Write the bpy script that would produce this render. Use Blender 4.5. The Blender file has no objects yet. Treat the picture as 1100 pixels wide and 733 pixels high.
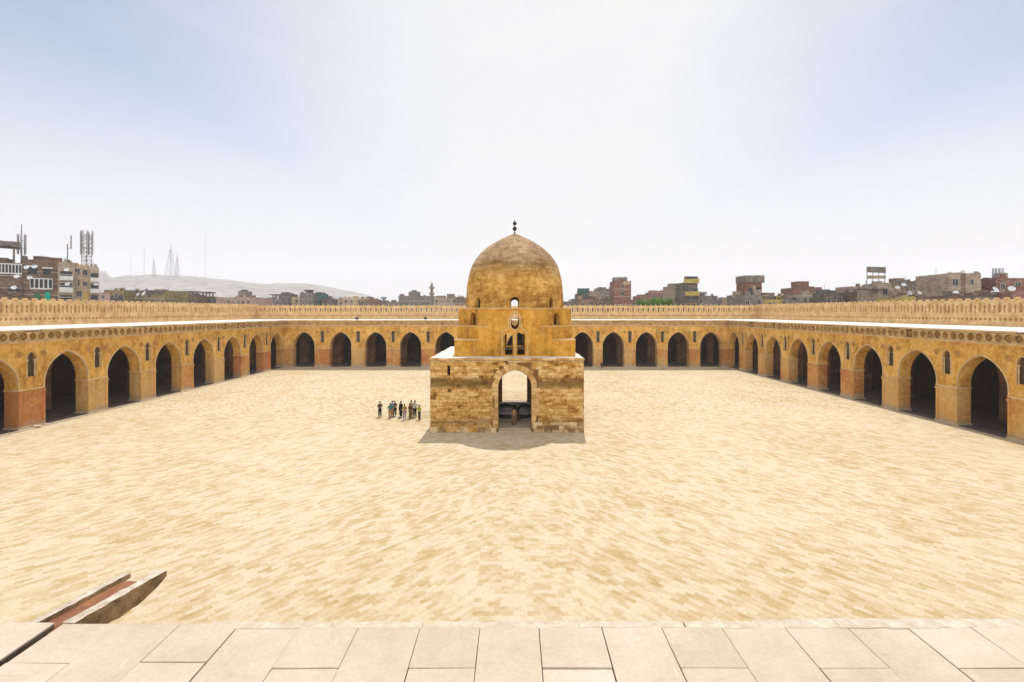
import bpy, bmesh, math, random
from mathutils import Vector, Matrix
from mathutils.geometry import tessellate_polygon
R = math.radians
random.seed(7)
scene = bpy.context.scene
col = scene.collection

# ---------------------------------------------------------------- camera, world, sun, exposure
CAMZ = 11.55
F = 489.0                                   # focal length in photo pixels (16 mm on 36 mm)
cam = bpy.data.cameras.new('camera'); cam.lens = 16.0; cam.sensor_width = 36.0
cam.shift_x = -0.0018; cam.shift_y = -0.0286
cam.clip_start = 0.1; cam.clip_end = 20000
co = bpy.data.objects.new('camera', cam); col.objects.link(co)
co.location = (0, 0, CAMZ); co.rotation_euler = (R(90), 0, 0)
scene.camera = co

SUN_EL, SUN_AZ = 63.0, 6.0                  # azimuth from +Y towards +X
w = bpy.data.worlds.new('World'); scene.world = w; w.use_nodes = True
nt = w.node_tree; nt.nodes.clear()
sky = nt.nodes.new('ShaderNodeTexSky'); sky.sky_type = 'NISHITA'; sky.sun_disc = False
sky.sun_elevation = R(SUN_EL); sky.sun_rotation = R(SUN_AZ)
sky.air_density = 0.9; sky.dust_density = 0.6; sky.ozone_density = 0.3; sky.altitude = 30
tc = nt.nodes.new('ShaderNodeTexCoord')
mp = nt.nodes.new('ShaderNodeMapping'); mp.inputs['Scale'].default_value = (1.1, 1.1, 3.2)
mp.inputs['Rotation'].default_value = (R(12), R(-20), R(20))
nz = nt.nodes.new('ShaderNodeTexNoise'); nz.inputs['Scale'].default_value = 1.7
nz.inputs['Detail'].default_value = 9; nz.inputs['Roughness'].default_value = 0.55; nz.inputs['Distortion'].default_value = 0.5
rp = nt.nodes.new('ShaderNodeValToRGB')
rp.color_ramp.elements[0].position = 0.47; rp.color_ramp.elements[0].color = (0.0,)*3+(1,)
rp.color_ramp.elements[1].position = 0.72; rp.color_ramp.elements[1].color = (0.6,)*3+(1,)
mx = nt.nodes.new('ShaderNodeMix'); mx.data_type = 'RGBA'
mx.inputs[7].default_value = (6.2, 6.2, 6.35, 1)       # thin white high cloud, in the sky's own units
bg = nt.nodes.new('ShaderNodeBackground'); bg.inputs['Strength'].default_value = 0.10
out = nt.nodes.new('ShaderNodeOutputWorld')
L = nt.links.new
L(tc.outputs['Generated'], mp.inputs['Vector']); L(mp.outputs[0], nz.inputs['Vector']); L(nz.outputs['Fac'], rp.inputs['Fac'])

def wmath(op, a, b):
    n = nt.nodes.new('ShaderNodeMath'); n.operation = op
    for i, v in enumerate((a, b)):
        if isinstance(v, bpy.types.NodeSocket): L(v, n.inputs[i])
        else: n.inputs[i].default_value = v
    return n.outputs[0]
def wmap(v, a, b, c, e):
    n = nt.nodes.new('ShaderNodeMapRange'); n.interpolation_type = 'SMOOTHSTEP'; L(v, n.inputs[0])
    for i, q in enumerate((a, b, c, e)): n.inputs[i+1].default_value = q
    return n.outputs[0]
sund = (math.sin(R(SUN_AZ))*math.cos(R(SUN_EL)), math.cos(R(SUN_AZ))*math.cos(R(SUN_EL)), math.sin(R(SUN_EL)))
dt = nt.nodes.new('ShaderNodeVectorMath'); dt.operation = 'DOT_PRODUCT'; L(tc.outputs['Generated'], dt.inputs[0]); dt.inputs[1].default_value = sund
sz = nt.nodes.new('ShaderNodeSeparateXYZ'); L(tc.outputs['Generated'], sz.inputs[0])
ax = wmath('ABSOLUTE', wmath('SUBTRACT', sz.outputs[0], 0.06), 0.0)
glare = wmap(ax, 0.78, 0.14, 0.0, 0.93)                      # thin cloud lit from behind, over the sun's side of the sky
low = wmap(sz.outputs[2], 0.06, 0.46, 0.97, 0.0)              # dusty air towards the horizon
front = wmap(dt.outputs['Value'], 0.35, -0.1, 0.0, 1.0)      # unseen bright cloud, added away from the sun to fill the shaded walls
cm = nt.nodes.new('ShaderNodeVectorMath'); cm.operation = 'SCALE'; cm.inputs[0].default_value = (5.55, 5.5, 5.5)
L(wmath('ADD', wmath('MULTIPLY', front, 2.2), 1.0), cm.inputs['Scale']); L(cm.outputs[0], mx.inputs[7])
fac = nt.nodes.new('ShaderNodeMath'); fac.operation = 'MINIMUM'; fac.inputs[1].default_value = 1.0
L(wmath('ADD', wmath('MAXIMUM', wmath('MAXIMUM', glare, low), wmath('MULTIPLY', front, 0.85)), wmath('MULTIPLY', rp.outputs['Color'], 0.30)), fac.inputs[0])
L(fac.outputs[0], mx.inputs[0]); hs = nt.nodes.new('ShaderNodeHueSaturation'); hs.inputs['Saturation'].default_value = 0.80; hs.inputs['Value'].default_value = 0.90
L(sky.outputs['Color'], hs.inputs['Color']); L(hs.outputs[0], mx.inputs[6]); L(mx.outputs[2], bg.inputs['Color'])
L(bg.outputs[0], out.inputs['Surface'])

sl = bpy.data.lights.new('sun', 'SUN'); sl.energy = 2.2; sl.angle = R(0.5); sl.color = (1.0, 0.95, 0.87)
so = bpy.data.objects.new('sun', sl); col.objects.link(so); so.location = (0, 200, 200)
d = Vector((math.sin(R(SUN_AZ))*math.cos(R(SUN_EL)), math.cos(R(SUN_AZ))*math.cos(R(SUN_EL)), math.sin(R(SUN_EL))))
so.rotation_euler = d.to_track_quat('Z', 'Y').to_euler()
vs = scene.view_settings
scene.display_settings.display_device = 'sRGB'
vs.view_transform = 'Standard'; vs.look = 'None'; vs.gamma = 1; vs.exposure = 0.68; vs.use_curve_mapping = False
scene.render.engine = 'CYCLES'
scene.cycles.max_bounces = 8; scene.cycles.diffuse_bounces = 5; scene.cycles.volume_bounces = 1

# ---------------------------------------------------------------- materials
def srgb(r, g, b):
    f = lambda c: c/12.92 if c <= 0.04045 else ((c+0.055)/1.055)**2.4
    return (f(r/255), f(g/255), f(b/255), 1)

class N:
    """small node-graph helper"""
    def __init__(s, name, rough=0.9):
        s.m = bpy.data.materials.new(name); s.m.use_nodes = True
        s.t = s.m.node_tree; s.b = s.t.nodes['Principled BSDF']
        s.b.inputs['Roughness'].default_value = rough
        s.b.inputs['Specular IOR Level'].default_value = 0.2
        s.pos = s.t.nodes.new('ShaderNodeNewGeometry').outputs['Position']
    def new(s, t): return s.t.nodes.new(t)
    def link(s, a, b): s.t.links.new(a, b)
    def val(s, sock, v):
        if isinstance(v, bpy.types.NodeSocket): s.link(v, sock)
        else: sock.default_value = v
    def math(s, op, a, b=0.0, c=0.0):
        n = s.new('ShaderNodeMath'); n.operation = op
        s.val(n.inputs[0], a); s.val(n.inputs[1], b); s.val(n.inputs[2], c); return n.outputs[0]
    def xyz(s, v):
        n = s.new('ShaderNodeSeparateXYZ'); s.link(v, n.inputs[0]); return n.outputs
    def comb(s, x, y, z=0.0):
        n = s.new('ShaderNodeCombineXYZ')
        for i, v in enumerate((x, y, z)): s.val(n.inputs[i], v)
        return n.outputs[0]
    def noise(s, scale, detail=5, rough=0.6, vec=None, stretch=(1, 1, 1), dist=0.0):
        m = s.new('ShaderNodeMapping'); s.link(vec or s.pos, m.inputs[0]); m.inputs['Scale'].default_value = stretch
        n = s.new('ShaderNodeTexNoise'); s.link(m.outputs[0], n.inputs['Vector'])
        n.inputs['Scale'].default_value = scale; n.inputs['Detail'].default_value = detail
        n.inputs['Roughness'].default_value = rough; n.inputs['Distortion'].default_value = dist
        return n.outputs['Fac']
    def ramp(s, fac, stops):
        n = s.new('ShaderNodeValToRGB'); s.link(fac, n.inputs[0]); e = n.color_ramp.elements
        while len(e) < len(stops): e.new(0.5)
        for q, (p, c) in zip(e, stops):
            q.position = p; q.color = c if not isinstance(c, (int, float)) else (c, c, c, 1)
        return n.outputs[0]
    def mix(s, fac, a, b, mode='MIX'):
        n = s.new('ShaderNodeMix'); n.data_type = 'RGBA'; n.blend_type = mode
        s.val(n.inputs[0], fac); s.val(n.inputs[6], a); s.val(n.inputs[7], b); return n.outputs[2]
    def brick(s, vec, w_, h_, mortar=0.01, squash=1.0, off=0.5):
        n = s.new('ShaderNodeTexBrick'); s.link(vec, n.inputs['Vector'])
        n.inputs['Color1'].default_value = (0, 0, 0, 1); n.inputs['Color2'].default_value = (1, 1, 1, 1)
        n.inputs['Mortar'].default_value = (0.5, 0.5, 0.5, 1)
        n.inputs['Scale'].default_value = 1; n.inputs['Mortar Size'].default_value = mortar
        n.inputs['Brick Width'].default_value = w_; n.inputs['Row Height'].default_value = h_
        n.inputs['Mortar Smooth'].default_value = 0.3; n.offset = off
        return n.outputs['Color'], n.outputs['Fac']
    def bump(s, h, strength=0.4, dist=0.05):
        n = s.new('ShaderNodeBump'); s.link(h, n.inputs['Height'])
        n.inputs['Strength'].default_value = strength; n.inputs['Distance'].default_value = dist
        s.link(n.outputs[0], s.b.inputs['Normal'])
    def done(s, c):
        s.val(s.b.inputs['Base Color'], c); return s.m
    def wallvec(s):
        x = s.xyz(s.pos); return s.comb(s.math('ADD', x[0], x[1]), x[2])

def C(r, g, b): return (r, g, b, 1)

def m_plain(name, c1, c2, scale=2.0, rough=0.9, bump=0.15, detail=6, stretch=(1, 1, 1), island=0.0):
    n = N(name, rough); f = n.noise(scale, detail, 0.65, stretch=stretch)
    if island:
        ri = n.new('ShaderNodeNewGeometry').outputs['Random Per Island']; f = n.math('ADD', f, n.math('MULTIPLY', n.math('SUBTRACT', ri, 0.5), island))
    f2 = n.noise(scale*9, 4, 0.6)
    c = n.ramp(n.math('MULTIPLY_ADD', f2, 0.3, n.math('MULTIPLY', f, 0.75)), [(0.36, c1), (0.66, c2)])
    if bump: n.bump(n.math('ADD', f, n.math('MULTIPLY', f2, 0.5)), bump, 0.05)
    return n.done(c)

def m_courtyard():
    n = N('courtyard_paving', 0.95)
    x, y, z = n.xyz(n.pos)
    xa = n.math('ABSOLUTE', n.math('SUBTRACT', x, 0.55)); ya = n.math('ABSOLUTE', n.math('SUBTRACT', y, 51.0))
    k = 0.70711
    wob = n.math('MULTIPLY', n.noise(0.12, 2), 0.6)
    u = n.math('ADD', n.math('MULTIPLY', n.math('ADD', xa, ya), k), 0)
    v = n.math('ADD', n.math('MULTIPLY', n.math('SUBTRACT', ya, xa), k), wob)
    c1, f1 = n.brick(n.comb(u, v), 0.56, 0.24, 0.012)
    c2, f2 = n.brick(n.comb(x, n.math('ADD', y, wob)), 0.52, 0.27, 0.012)
    inpath = n.math('MAXIMUM', n.math('LESS_THAN', xa, 2.15), n.math('LESS_THAN', ya, 2.15))
    g = n.mix(inpath, c1, c2); fm = n.mix(inpath, f1, f2)
    cell = n.noise(0.5, 7, 0.75, dist=0.6)
    # neighbouring stones group into lighter and darker runs
    uv = n.comb(n.math('MULTIPLY', u, 0.9), n.math('MULTIPLY', v, 2.2))
    run = n.noise(1.0, 4, 0.75, vec=uv)
    big = n.noise(0.09, 4, 0.6)
    s = n.math('ADD', n.math('MULTIPLY', n.xyz(g)[0], 0.17), n.math('MULTIPLY', cell, 0.37))
    s = n.math('ADD', s, n.math('MULTIPLY', run, 0.42)); s = n.math('ADD', s, n.math('MULTIPLY', big, 0.25))
    near = n.ramp(s, [(0.40, C(0.40, 0.28, 0.125)), (0.49, C(0.49, 0.37, 0.19)), (0.56, C(0.56, 0.455, 0.285)), (0.66, C(0.66, 0.575, 0.43))])
    c = n.mix(n.math('MULTIPLY', n.xyz(fm)[0], 0.35), near, C(0.62, 0.47, 0.28))
    spk = n.noise(9, 6, 0.8)
    c = n.mix(n.math('MULTIPLY', n.math('SUBTRACT', spk, 0.38), 1.3), c, C(0.42, 0.28, 0.12))
    n.bump(n.math('ADD', n.math('MULTIPLY', n.xyz(fm)[0], -0.6), n.math('ADD', spk, n.xyz(g)[0])), 0.35, 0.012)
    return n.done(c)

def m_ochre(name='ochre_plaster', pier=True, base=(C(0.42, 0.21, 0.035), C(0.66, 0.37, 0.08), C(0.78, 0.50, 0.16))):
    n = N(name, 0.92); x, y, z = n.xyz(n.pos)
    a = n.noise(0.35, 6, 0.65); b = n.noise(2.6, 6, 0.7); st = n.noise(1.0, 5, 0.7, stretch=(1.6, 1.6, 0.22))
    s = n.math('ADD', n.math('MULTIPLY', a, 0.4), n.math('ADD', n.math('MULTIPLY', b, 0.35), n.math('MULTIPLY', st, 0.3)))
    c = n.ramp(s, [(0.42, base[0]), (0.52, base[1]), (0.64, base[2])])
    wear = n.ramp(n.noise(0.45, 8, 0.75, dist=0.8), [(0.52, 0.0), (0.66, 0.55)]); c = n.mix(n.xyz(wear)[0], c, C(0.36, 0.19, 0.06))
    if pier:
        edge = n.math('ADD', z, n.math('MULTIPLY', n.noise(1.4, 4), 0.25))
        low = n.math('LESS_THAN', edge, 4.0)
        patch = n.noise(0.13, 2, 0.5)
        red = n.ramp(n.math('ADD', n.math('MULTIPLY', patch, 0.6), n.math('MULTIPLY', b, 0.4)),
                     [(0.43, C(0.46, 0.16, 0.065)), (0.475, C(0.55, 0.245, 0.085)), (0.51, C(0.56, 0.31, 0.10)), (0.60, C(0.62, 0.40, 0.17))])
        c = n.mix(n.math('MULTIPLY', low, 0.8), c, red)
        damp = n.math('MULTIPLY', n.math('LESS_THAN', n.math('ADD', z, n.math('MULTIPLY', n.noise(0.9, 5), -1.6)), -0.1), 0.5)
        c = n.mix(damp, c, C(0.42, 0.33, 0.22))
    fl = n.math('GREATER_THAN', n.noise(1.7, 7, 0.75), 0.66)
    c = n.mix(n.math('MULTIPLY', fl, 0.4), c, C(0.68, 0.52, 0.33))
    dk = n.math('GREATER_THAN', n.noise(0.9, 8, 0.78, stretch=(1, 1, 0.6)), 0.64)
    c = n.mix(n.math('MULTIPLY', dk, 0.45), c, C(0.17, 0.085, 0.028))
    run_ = n.ramp(n.noise(1.3, 6, 0.7, stretch=(1, 1, 0.10)), [(0.54, 0.0), (0.70, 0.5)])
    c = n.mix(n.xyz(run_)[0], c, C(0.24, 0.12, 0.035))
    n.bump(n.math('ADD', a, n.math('ADD', b, n.noise(12, 5, 0.7))), 0.35, 0.05)
    return n.done(c)

def m_stone_blocks():
    n = N('rough_stone_blocks', 0.95); x, y, z = n.xyz(n.pos)
    wob = n.math('MULTIPLY', n.noise(0.5, 3), 0.22)
    zz = n.math('ADD', z, wob)
    vec = n.comb(n.math('ADD', n.math('ADD', x, y), n.math('MULTIPLY', n.noise(0.8, 3), 0.4)), zz)
    g, f = n.brick(vec, 0.62, 0.31, 0.014)
    isl = n.new('ShaderNodeNewGeometry').outputs['Random Per Island']
    a = n.noise(0.8, 8, 0.75, stretch=(0.6, 0.6, 1.8)); b = n.noise(4, 6, 0.8)
    s = n.math('ADD', n.math('MULTIPLY', isl, 0.11), n.math('ADD', n.math('MULTIPLY', a, 0.62), n.math('MULTIPLY', b, 0.48)))
    c = n.ramp(s, [(0.455, C(0.13, 0.055, 0.009)), (0.53, C(0.42, 0.21, 0.045)), (0.605, C(0.63, 0.37, 0.105)), (0.72, C(0.82, 0.61, 0.30))])
    # long dark weather band under the upper courses and a dirty foot
    band = n.math('SUBTRACT', 1.0, n.math('MULTIPLY', n.math('ABSOLUTE', n.math('SUBTRACT', zz, 4.85)), 0.95))
    dirt = n.noise(1.2, 7, 0.8, stretch=(0.35, 0.35, 2.6))
    m1 = n.ramp(n.math('MULTIPLY', n.math('MAXIMUM', band, 0.0), n.math('MULTIPLY', dirt, 1.6)), [(0.30, 0.0), (0.62, 0.72)])
    c = n.mix(n.xyz(m1)[0], c, C(0.095, 0.05, 0.014))
    foot = n.math('SUBTRACT', 1.0, n.math('MULTIPLY', n.math('ABSOLUTE', n.math('SUBTRACT', zz, 1.1)), 1.1))
    m2 = n.ramp(n.math('MULTIPLY', n.math('MAXIMUM', foot, 0.0), n.math('MULTIPLY', dirt, 1.7)), [(0.4, 0.0), (0.95, 0.7)])
    c = n.mix(n.xyz(m2)[0], c, C(0.10, 0.052, 0.015))
    n.bump(n.math('ADD', n.math('MULTIPLY', a, 1.5), b), 0.8, 0.08)
    return n.done(c)

def m_dome():
    n = N('weathered_dome_plaster', 0.93); x, y, z = n.xyz(n.pos)
    a = n.noise(0.5, 8, 0.72); b = n.noise(2.2, 7, 0.78, stretch=(1, 1, 1.6)); h = n.noise(1.0, 6, 0.75, stretch=(0.35, 0.35, 2.2))
    vst = n.noise(1.1, 5, 0.6, stretch=(1, 1, 0.22)); fine = n.noise(5, 5, 0.75)
    s = n.math('ADD', n.math('MULTIPLY', a, 0.36), n.math('ADD', n.math('MULTIPLY', b, 0.22), n.math('ADD', n.math('MULTIPLY', h, 0.20), n.math('ADD', n.math('MULTIPLY', vst, 0.14), n.math('MULTIPLY', fine, 0.13)))))
    lo = n.ramp(s, [(0.44, C(0.20, 0.09, 0.015)), (0.505, C(0.43, 0.22, 0.042)), (0.59, C(0.74, 0.455, 0.13))])
    up = n.ramp(s, [(0.44, C(0.16, 0.095, 0.045)), (0.505, C(0.31, 0.20, 0.105)), (0.59, C(0.53, 0.37, 0.215))])
    t = n.ramp(n.math('ADD', n.math('MULTIPLY', n.math('SUBTRACT', z, 15.1), 0.45), n.math('MULTIPLY', n.math('SUBTRACT', a, 0.5), 2.4)), [(0.0, 0.0), (1.0, 1.0)])
    c = n.mix(n.xyz(t)[0], lo, up)
    bnd = n.ramp(n.math('ABSOLUTE', n.math('SUBTRACT', n.math('ADD', z, n.math('MULTIPLY', a, 0.5)), 16.75)), [(0.03, 0.42), (0.28, 0.0)])
    c = n.mix(n.xyz(bnd)[0], c, C(0.16, 0.09, 0.035))
    cr = n.math('GREATER_THAN', n.noise(0.9, 9, 0.8), 0.635)
    c = n.mix(n.math('MULTIPLY', cr, 0.45), c, C(0.13, 0.072, 0.022))
    n.bump(n.math('ADD', b, n.math('ADD', h, n.noise(7, 5, 0.7))), 0.5, 0.07)
    return n.done(c)

def m_brickish(name, c1, c2, c3, bw=0.5, bh=0.16):
    n = N(name, 0.95); g, f = n.brick(n.wallvec(), bw*2, bh*2, 0.02)
    a = n.noise(0.16, 7, 0.75, stretch=(1, 1, 1.5)); b = n.noise(0.9, 7, 0.8)
    s = n.math('ADD', n.math('MULTIPLY', n.xyz(g)[0], 0.18), n.math('ADD', n.math('MULTIPLY', a, 0.5), n.math('MULTIPLY', b, 0.45)))
    c = n.ramp(s, [(0.38, c1), (0.56, c2), (0.74, c3)])
    n.bump(b, 0.4, 0.1)
    return n.done(c)

M = {}
M['court'] = m_courtyard()
M['ochre'] = m_ochre(base=(C(0.36, 0.17, 0.03), C(0.67, 0.365, 0.075), C(0.82, 0.53, 0.18)))
M['ochre_up'] = m_ochre('kiosk_plaster', False, (C(0.27, 0.12, 0.014), C(0.58, 0.285, 0.036), C(0.74, 0.42, 0.085)))
M['trim'] = m_plain('pale_stucco_trim', C(0.46, 0.30, 0.13), C(0.72, 0.52, 0.27), 1.2, bump=0.3)
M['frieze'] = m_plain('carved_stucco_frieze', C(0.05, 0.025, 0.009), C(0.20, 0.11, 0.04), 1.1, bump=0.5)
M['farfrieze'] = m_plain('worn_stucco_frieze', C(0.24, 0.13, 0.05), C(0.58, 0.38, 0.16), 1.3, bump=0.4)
M['window_dark'] = m_plain('painted_window_dark', C(0.045, 0.032, 0.018), C(0.15, 0.105, 0.06), 2.5, bump=0.3)
M['rosette'] = m_plain('dark_stucco_rosette', C(0.32, 0.17, 0.045), C(0.60, 0.36, 0.115), 1.5, bump=0.4)
M['relief'] = m_plain('carved_stucco_relief', C(0.26, 0.15, 0.055), C(0.72, 0.50, 0.22), 1.6, bump=0.3)
M['roof'] = m_plain('lime_washed_roof', C(0.66, 0.60, 0.53), C(0.80, 0.77, 0.72), 0.6, bump=0.1)
M['cren'] = m_plain('crenellation_stucco', C(0.45, 0.265, 0.095), C(0.76, 0.53, 0.27), 0.9, bump=0.3)
M['inner_back_shade'] = m_plain('aisle_back_plaster_shade', C(0.03, 0.016, 0.010), C(0.09, 0.05, 0.03), 0.6, bump=0.1)  # plaster coloured near black to put in the deep shade behind the arches
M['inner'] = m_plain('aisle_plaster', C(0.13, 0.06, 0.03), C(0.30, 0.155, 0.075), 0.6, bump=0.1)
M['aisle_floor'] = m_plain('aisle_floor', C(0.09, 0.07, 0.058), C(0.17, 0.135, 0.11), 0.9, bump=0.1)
M['kerb'] = m_plain('kerb_stone', C(0.40, 0.32, 0.22), C(0.58, 0.48, 0.34), 1.5, bump=0.2)
M['blocks'] = m_stone_blocks()
M['dome'] = m_dome()
M['joint_stone'] = m_plain('recessed_joint_mortar', C(0.10, 0.05, 0.014), C(0.26, 0.14, 0.04), 1.2, bump=0.5)
M['vouss'] = m_plain('voussoir_stone', C(0.40, 0.22, 0.065), C(0.74, 0.50, 0.22), 1.4, bump=0.4, island=0.35)
M['basestone'] = m_plain('eroded_base_stone', C(0.22, 0.13, 0.05), C(0.74, 0.56, 0.32), 1.1, bump=0.6, island=0.4)
def m_slab():
    n = N('roof_paving_slab', 0.9); ri = n.new('ShaderNodeNewGeometry').outputs['Random Per Island']
    a = n.noise(1.3, 8, 0.7); b = n.noise(40, 5, 0.75); st = n.noise(4.5, 8, 0.8, dist=1.0)
    s_ = n.math('ADD', n.math('MULTIPLY', a, 0.6), n.math('ADD', n.math('MULTIPLY', b, 0.3), n.math('MULTIPLY', ri, 0.10)))
    c = n.ramp(s_, [(0.36, C(0.45, 0.36, 0.27)), (0.50, C(0.545, 0.45, 0.35)), (0.62, C(0.62, 0.53, 0.43))])
    m1 = n.ramp(st, [(0.56, 0.0), (0.74, 0.55)]); c = n.mix(n.xyz(m1)[0], c, C(0.42, 0.33, 0.25))
    pit = n.math('GREATER_THAN', n.noise(55, 4, 0.7), 0.71); c = n.mix(n.math('MULTIPLY', pit, 0.6), c, C(0.25, 0.18, 0.12))
    scr = n.math('GREATER_THAN', n.noise(26, 3, 0.6, stretch=(1, 0.18, 1)), 0.72); c = n.mix(n.math('MULTIPLY', scr, 0.35), c, C(0.72, 0.65, 0.56))
    n.bump(n.math('ADD', b, st), 0.25, 0.004)
    return n.done(c)
M['slab'] = m_slab()
M['lip'] = m_plain('lime_mortar', C(0.48, 0.38, 0.28), C(0.70, 0.61, 0.50), 14, bump=0.4)
M['joint'] = m_plain('dark_joint', C(0.10, 0.07, 0.045), C(0.20, 0.15, 0.10), 6)
M['spout_top'] = m_plain('pale_spout_edge', C(0.34, 0.26, 0.18), C(0.68, 0.61, 0.51), 22, bump=0.3)  # rail tops, paler than the rail sides
M['spout_side'] = m_plain('worn_spout_side', C(0.13, 0.085, 0.04), C(0.50, 0.35, 0.18), 12, bump=0.5)
M['spout_red'] = m_plain('red_spout_bed', C(0.15, 0.055, 0.038), C(0.36, 0.165, 0.085), 6, bump=0.3)
M['iron'] = m_plain('dark_bronze', C(0.012, 0.014, 0.012), C(0.03, 0.035, 0.03), 5, rough=0.6, bump=0)
M['marble'] = m_plain('grey_marble', C(0.34, 0.31, 0.28), C(0.58, 0.54, 0.49), 3, rough=0.5, bump=0.05)
M['basin'] = m_plain('dark_basin', C(0.015, 0.014, 0.013), C(0.05, 0.045, 0.04), 3, rough=0.5, bump=0.05)
M['ground'] = m_plain('city_ground', C(0.26, 0.21, 0.16), C(0.40, 0.34, 0.27), 0.02)
M['hill'] = m_plain('hill_rock', C(0.11, 0.105, 0.105), C(0.46, 0.42, 0.37), 0.022, detail=12, stretch=(1, 1, 9), bump=0.8)
M['steel'] = m_plain('grey_steel', C(0.16, 0.16, 0.17), C(0.28, 0.28, 0.30), 1, rough=0.6, bump=0)
M['antenna'] = m_plain('antenna_panel', C(0.30, 0.30, 0.31), C(0.48, 0.48, 0.49), 1, rough=0.5, bump=0)
M['dish'] = m_plain('white_dish', C(0.62, 0.62, 0.62), C(0.80, 0.80, 0.80), 2, rough=0.5, bump=0)
M['glass'] = m_plain('dark_window', C(0.02, 0.025, 0.03), C(0.06, 0.065, 0.07), 0.5, rough=0.3, bump=0)
M['wframe'] = m_plain('window_surround', C(0.30, 0.26, 0.21), C(0.46, 0.41, 0.35), 1, bump=0)
M['white'] = m_plain('white_painted', C(0.58, 0.56, 0.53), C(0.78, 0.76, 0.72), 0.6, bump=0)
M['teal'] = m_plain('teal_shutter', C(0.01, 0.34, 0.22), C(0.02, 0.46, 0.32), 0.6, bump=0)
M['green'] = m_plain('faded_green_shutter', C(0.05, 0.13, 0.06), C(0.08, 0.19, 0.09), 0.6, bump=0)
M['tealwall'] = m_plain('teal_hoarding', C(0.035, 0.11, 0.095), C(0.07, 0.18, 0.15), 0.6, bump=0)
M['yellow'] = m_plain('yellow_paint', C(0.34, 0.25, 0.06), C(0.56, 0.43, 0.13), 0.5, bump=0)
M['b_brown'] = m_brickish('brown_render', C(0.085, 0.055, 0.038), C(0.18, 0.12, 0.083), C(0.33, 0.235, 0.17))
M['b_red'] = m_brickish('red_brick', C(0.13, 0.058, 0.042), C(0.235, 0.115, 0.085), C(0.36, 0.205, 0.15))
M['b_grey'] = m_brickish('grey_render', C(0.10, 0.082, 0.07), C(0.20, 0.17, 0.145), C(0.36, 0.31, 0.265))
M['b_beige'] = m_brickish('beige_render', C(0.21, 0.155, 0.105), C(0.35, 0.275, 0.195), C(0.52, 0.43, 0.32))
M['b_olive'] = m_brickish('olive_brown_render', C(0.10, 0.08, 0.035), C(0.22, 0.17, 0.075), C(0.38, 0.30, 0.13))
M['b_pink'] = m_brickish('pink_render', C(0.26, 0.16, 0.13), C(0.38, 0.26, 0.21), C(0.50, 0.38, 0.31))
M['b_dark'] = m_brickish('soot_dark_render', C(0.06, 0.05, 0.042), C(0.13, 0.108, 0.09), C(0.24, 0.20, 0.165))
M['b_tan'] = m_brickish('tan_render', C(0.32, 0.22, 0.12), C(0.50, 0.36, 0.22), C(0.62, 0.49, 0.33))
M['leaf'] = m_plain('tree_leaf', C(0.035, 0.10, 0.012), C(0.13, 0.27, 0.035), 0.9, bump=0)
M['bark'] = m_plain('bark', C(0.06, 0.045, 0.03), C(0.14, 0.10, 0.07), 3)

# ---------------------------------------------------------------- mesh helpers
def obj(name, bm, mats, parent=None, loc=None, smooth=False):
    me = bpy.data.meshes.new(name); bm.to_mesh(me); bm.free()
    for m in (mats if isinstance(mats, (list, tuple)) else [mats]): me.materials.append(M[m] if isinstance(m, str) else m)
    if smooth:
        for p in me.polygons: p.use_smooth = True
    o = bpy.data.objects.new(name, me); col.objects.link(o)
    if parent: o.parent = parent
    if loc: o.location = loc
    return o
def empty(name, loc=(0, 0, 0), rz=0.0):
    o = bpy.data.objects.new(name, None); col.objects.link(o); o.location = loc; o.rotation_euler = (0, 0, rz)
    o.empty_display_size = 0.5; return o
def tag(o, label, cat, group=None):
    o['label'] = label; o['category'] = cat
    if group: o['group'] = group
    return o
def copy_child(o, parent, loc, rz=0):
    c = o.copy(); col.objects.link(c); c.parent = parent; c.location = loc; c.rotation_euler = (0, 0, rz); return c

def box(bm, x0, x1, y0, y1, z0, z1, mi=0, rot=None, c=None):
    vs_ = [bm.verts.new((x, y, z)) for z in (z0, z1) for y in (y0, y1) for x in (x0, x1)]
    if rot is not None:
        c = c or Vector(((x0+x1)/2, (y0+y1)/2, (z0+z1)/2))
        for v in vs_: v.co = rot @ (v.co-c) + c
    fs = [(0, 2, 3, 1), (4, 5, 7, 6), (0, 1, 5, 4), (2, 6, 7, 3), (0, 4, 6, 2), (1, 3, 7, 5)]
    for f in fs:
        fc = bm.faces.new([vs_[i] for i in f]); fc.material_index = mi
    return vs_

def prism(bm, loops, a0, a1, axis='y', mi=0):
    """extrude a 2-D polygon with holes; axis y: (x,z) profile, axis z: (x,y) profile, axis x: (y,z) profile"""
    def P(p, a):
        if axis == 'y': return (p[0], a, p[1])
        if axis == 'x': return (a, p[0], p[1])
        return (p[0], p[1], a)
    tris = tessellate_polygon([[Vector((p[0], p[1], 0)) for p in l] for l in loops])
    flat = [p for l in loops for p in l]
    A = [bm.verts.new(P(p, a0)) for p in flat]; B = [bm.verts.new(P(p, a1)) for p in flat]
    faces = []
    for t in tris:
        try: faces.append(bm.faces.new([A[i] for i in t])); faces.append(bm.faces.new([B[i] for i in reversed(t)]))
        except ValueError: pass
    k = 0
    for l in loops:
        n = len(l)
        for i in range(n):
            j = (i+1) % n
            faces.append(bm.faces.new([A[k+i], A[k+j], B[k+j], B[k+i]]))
        k += n
    for f in faces: f.material_index = mi
    bmesh.ops.recalc_face_normals(bm, faces=faces)
    return A+B

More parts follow.
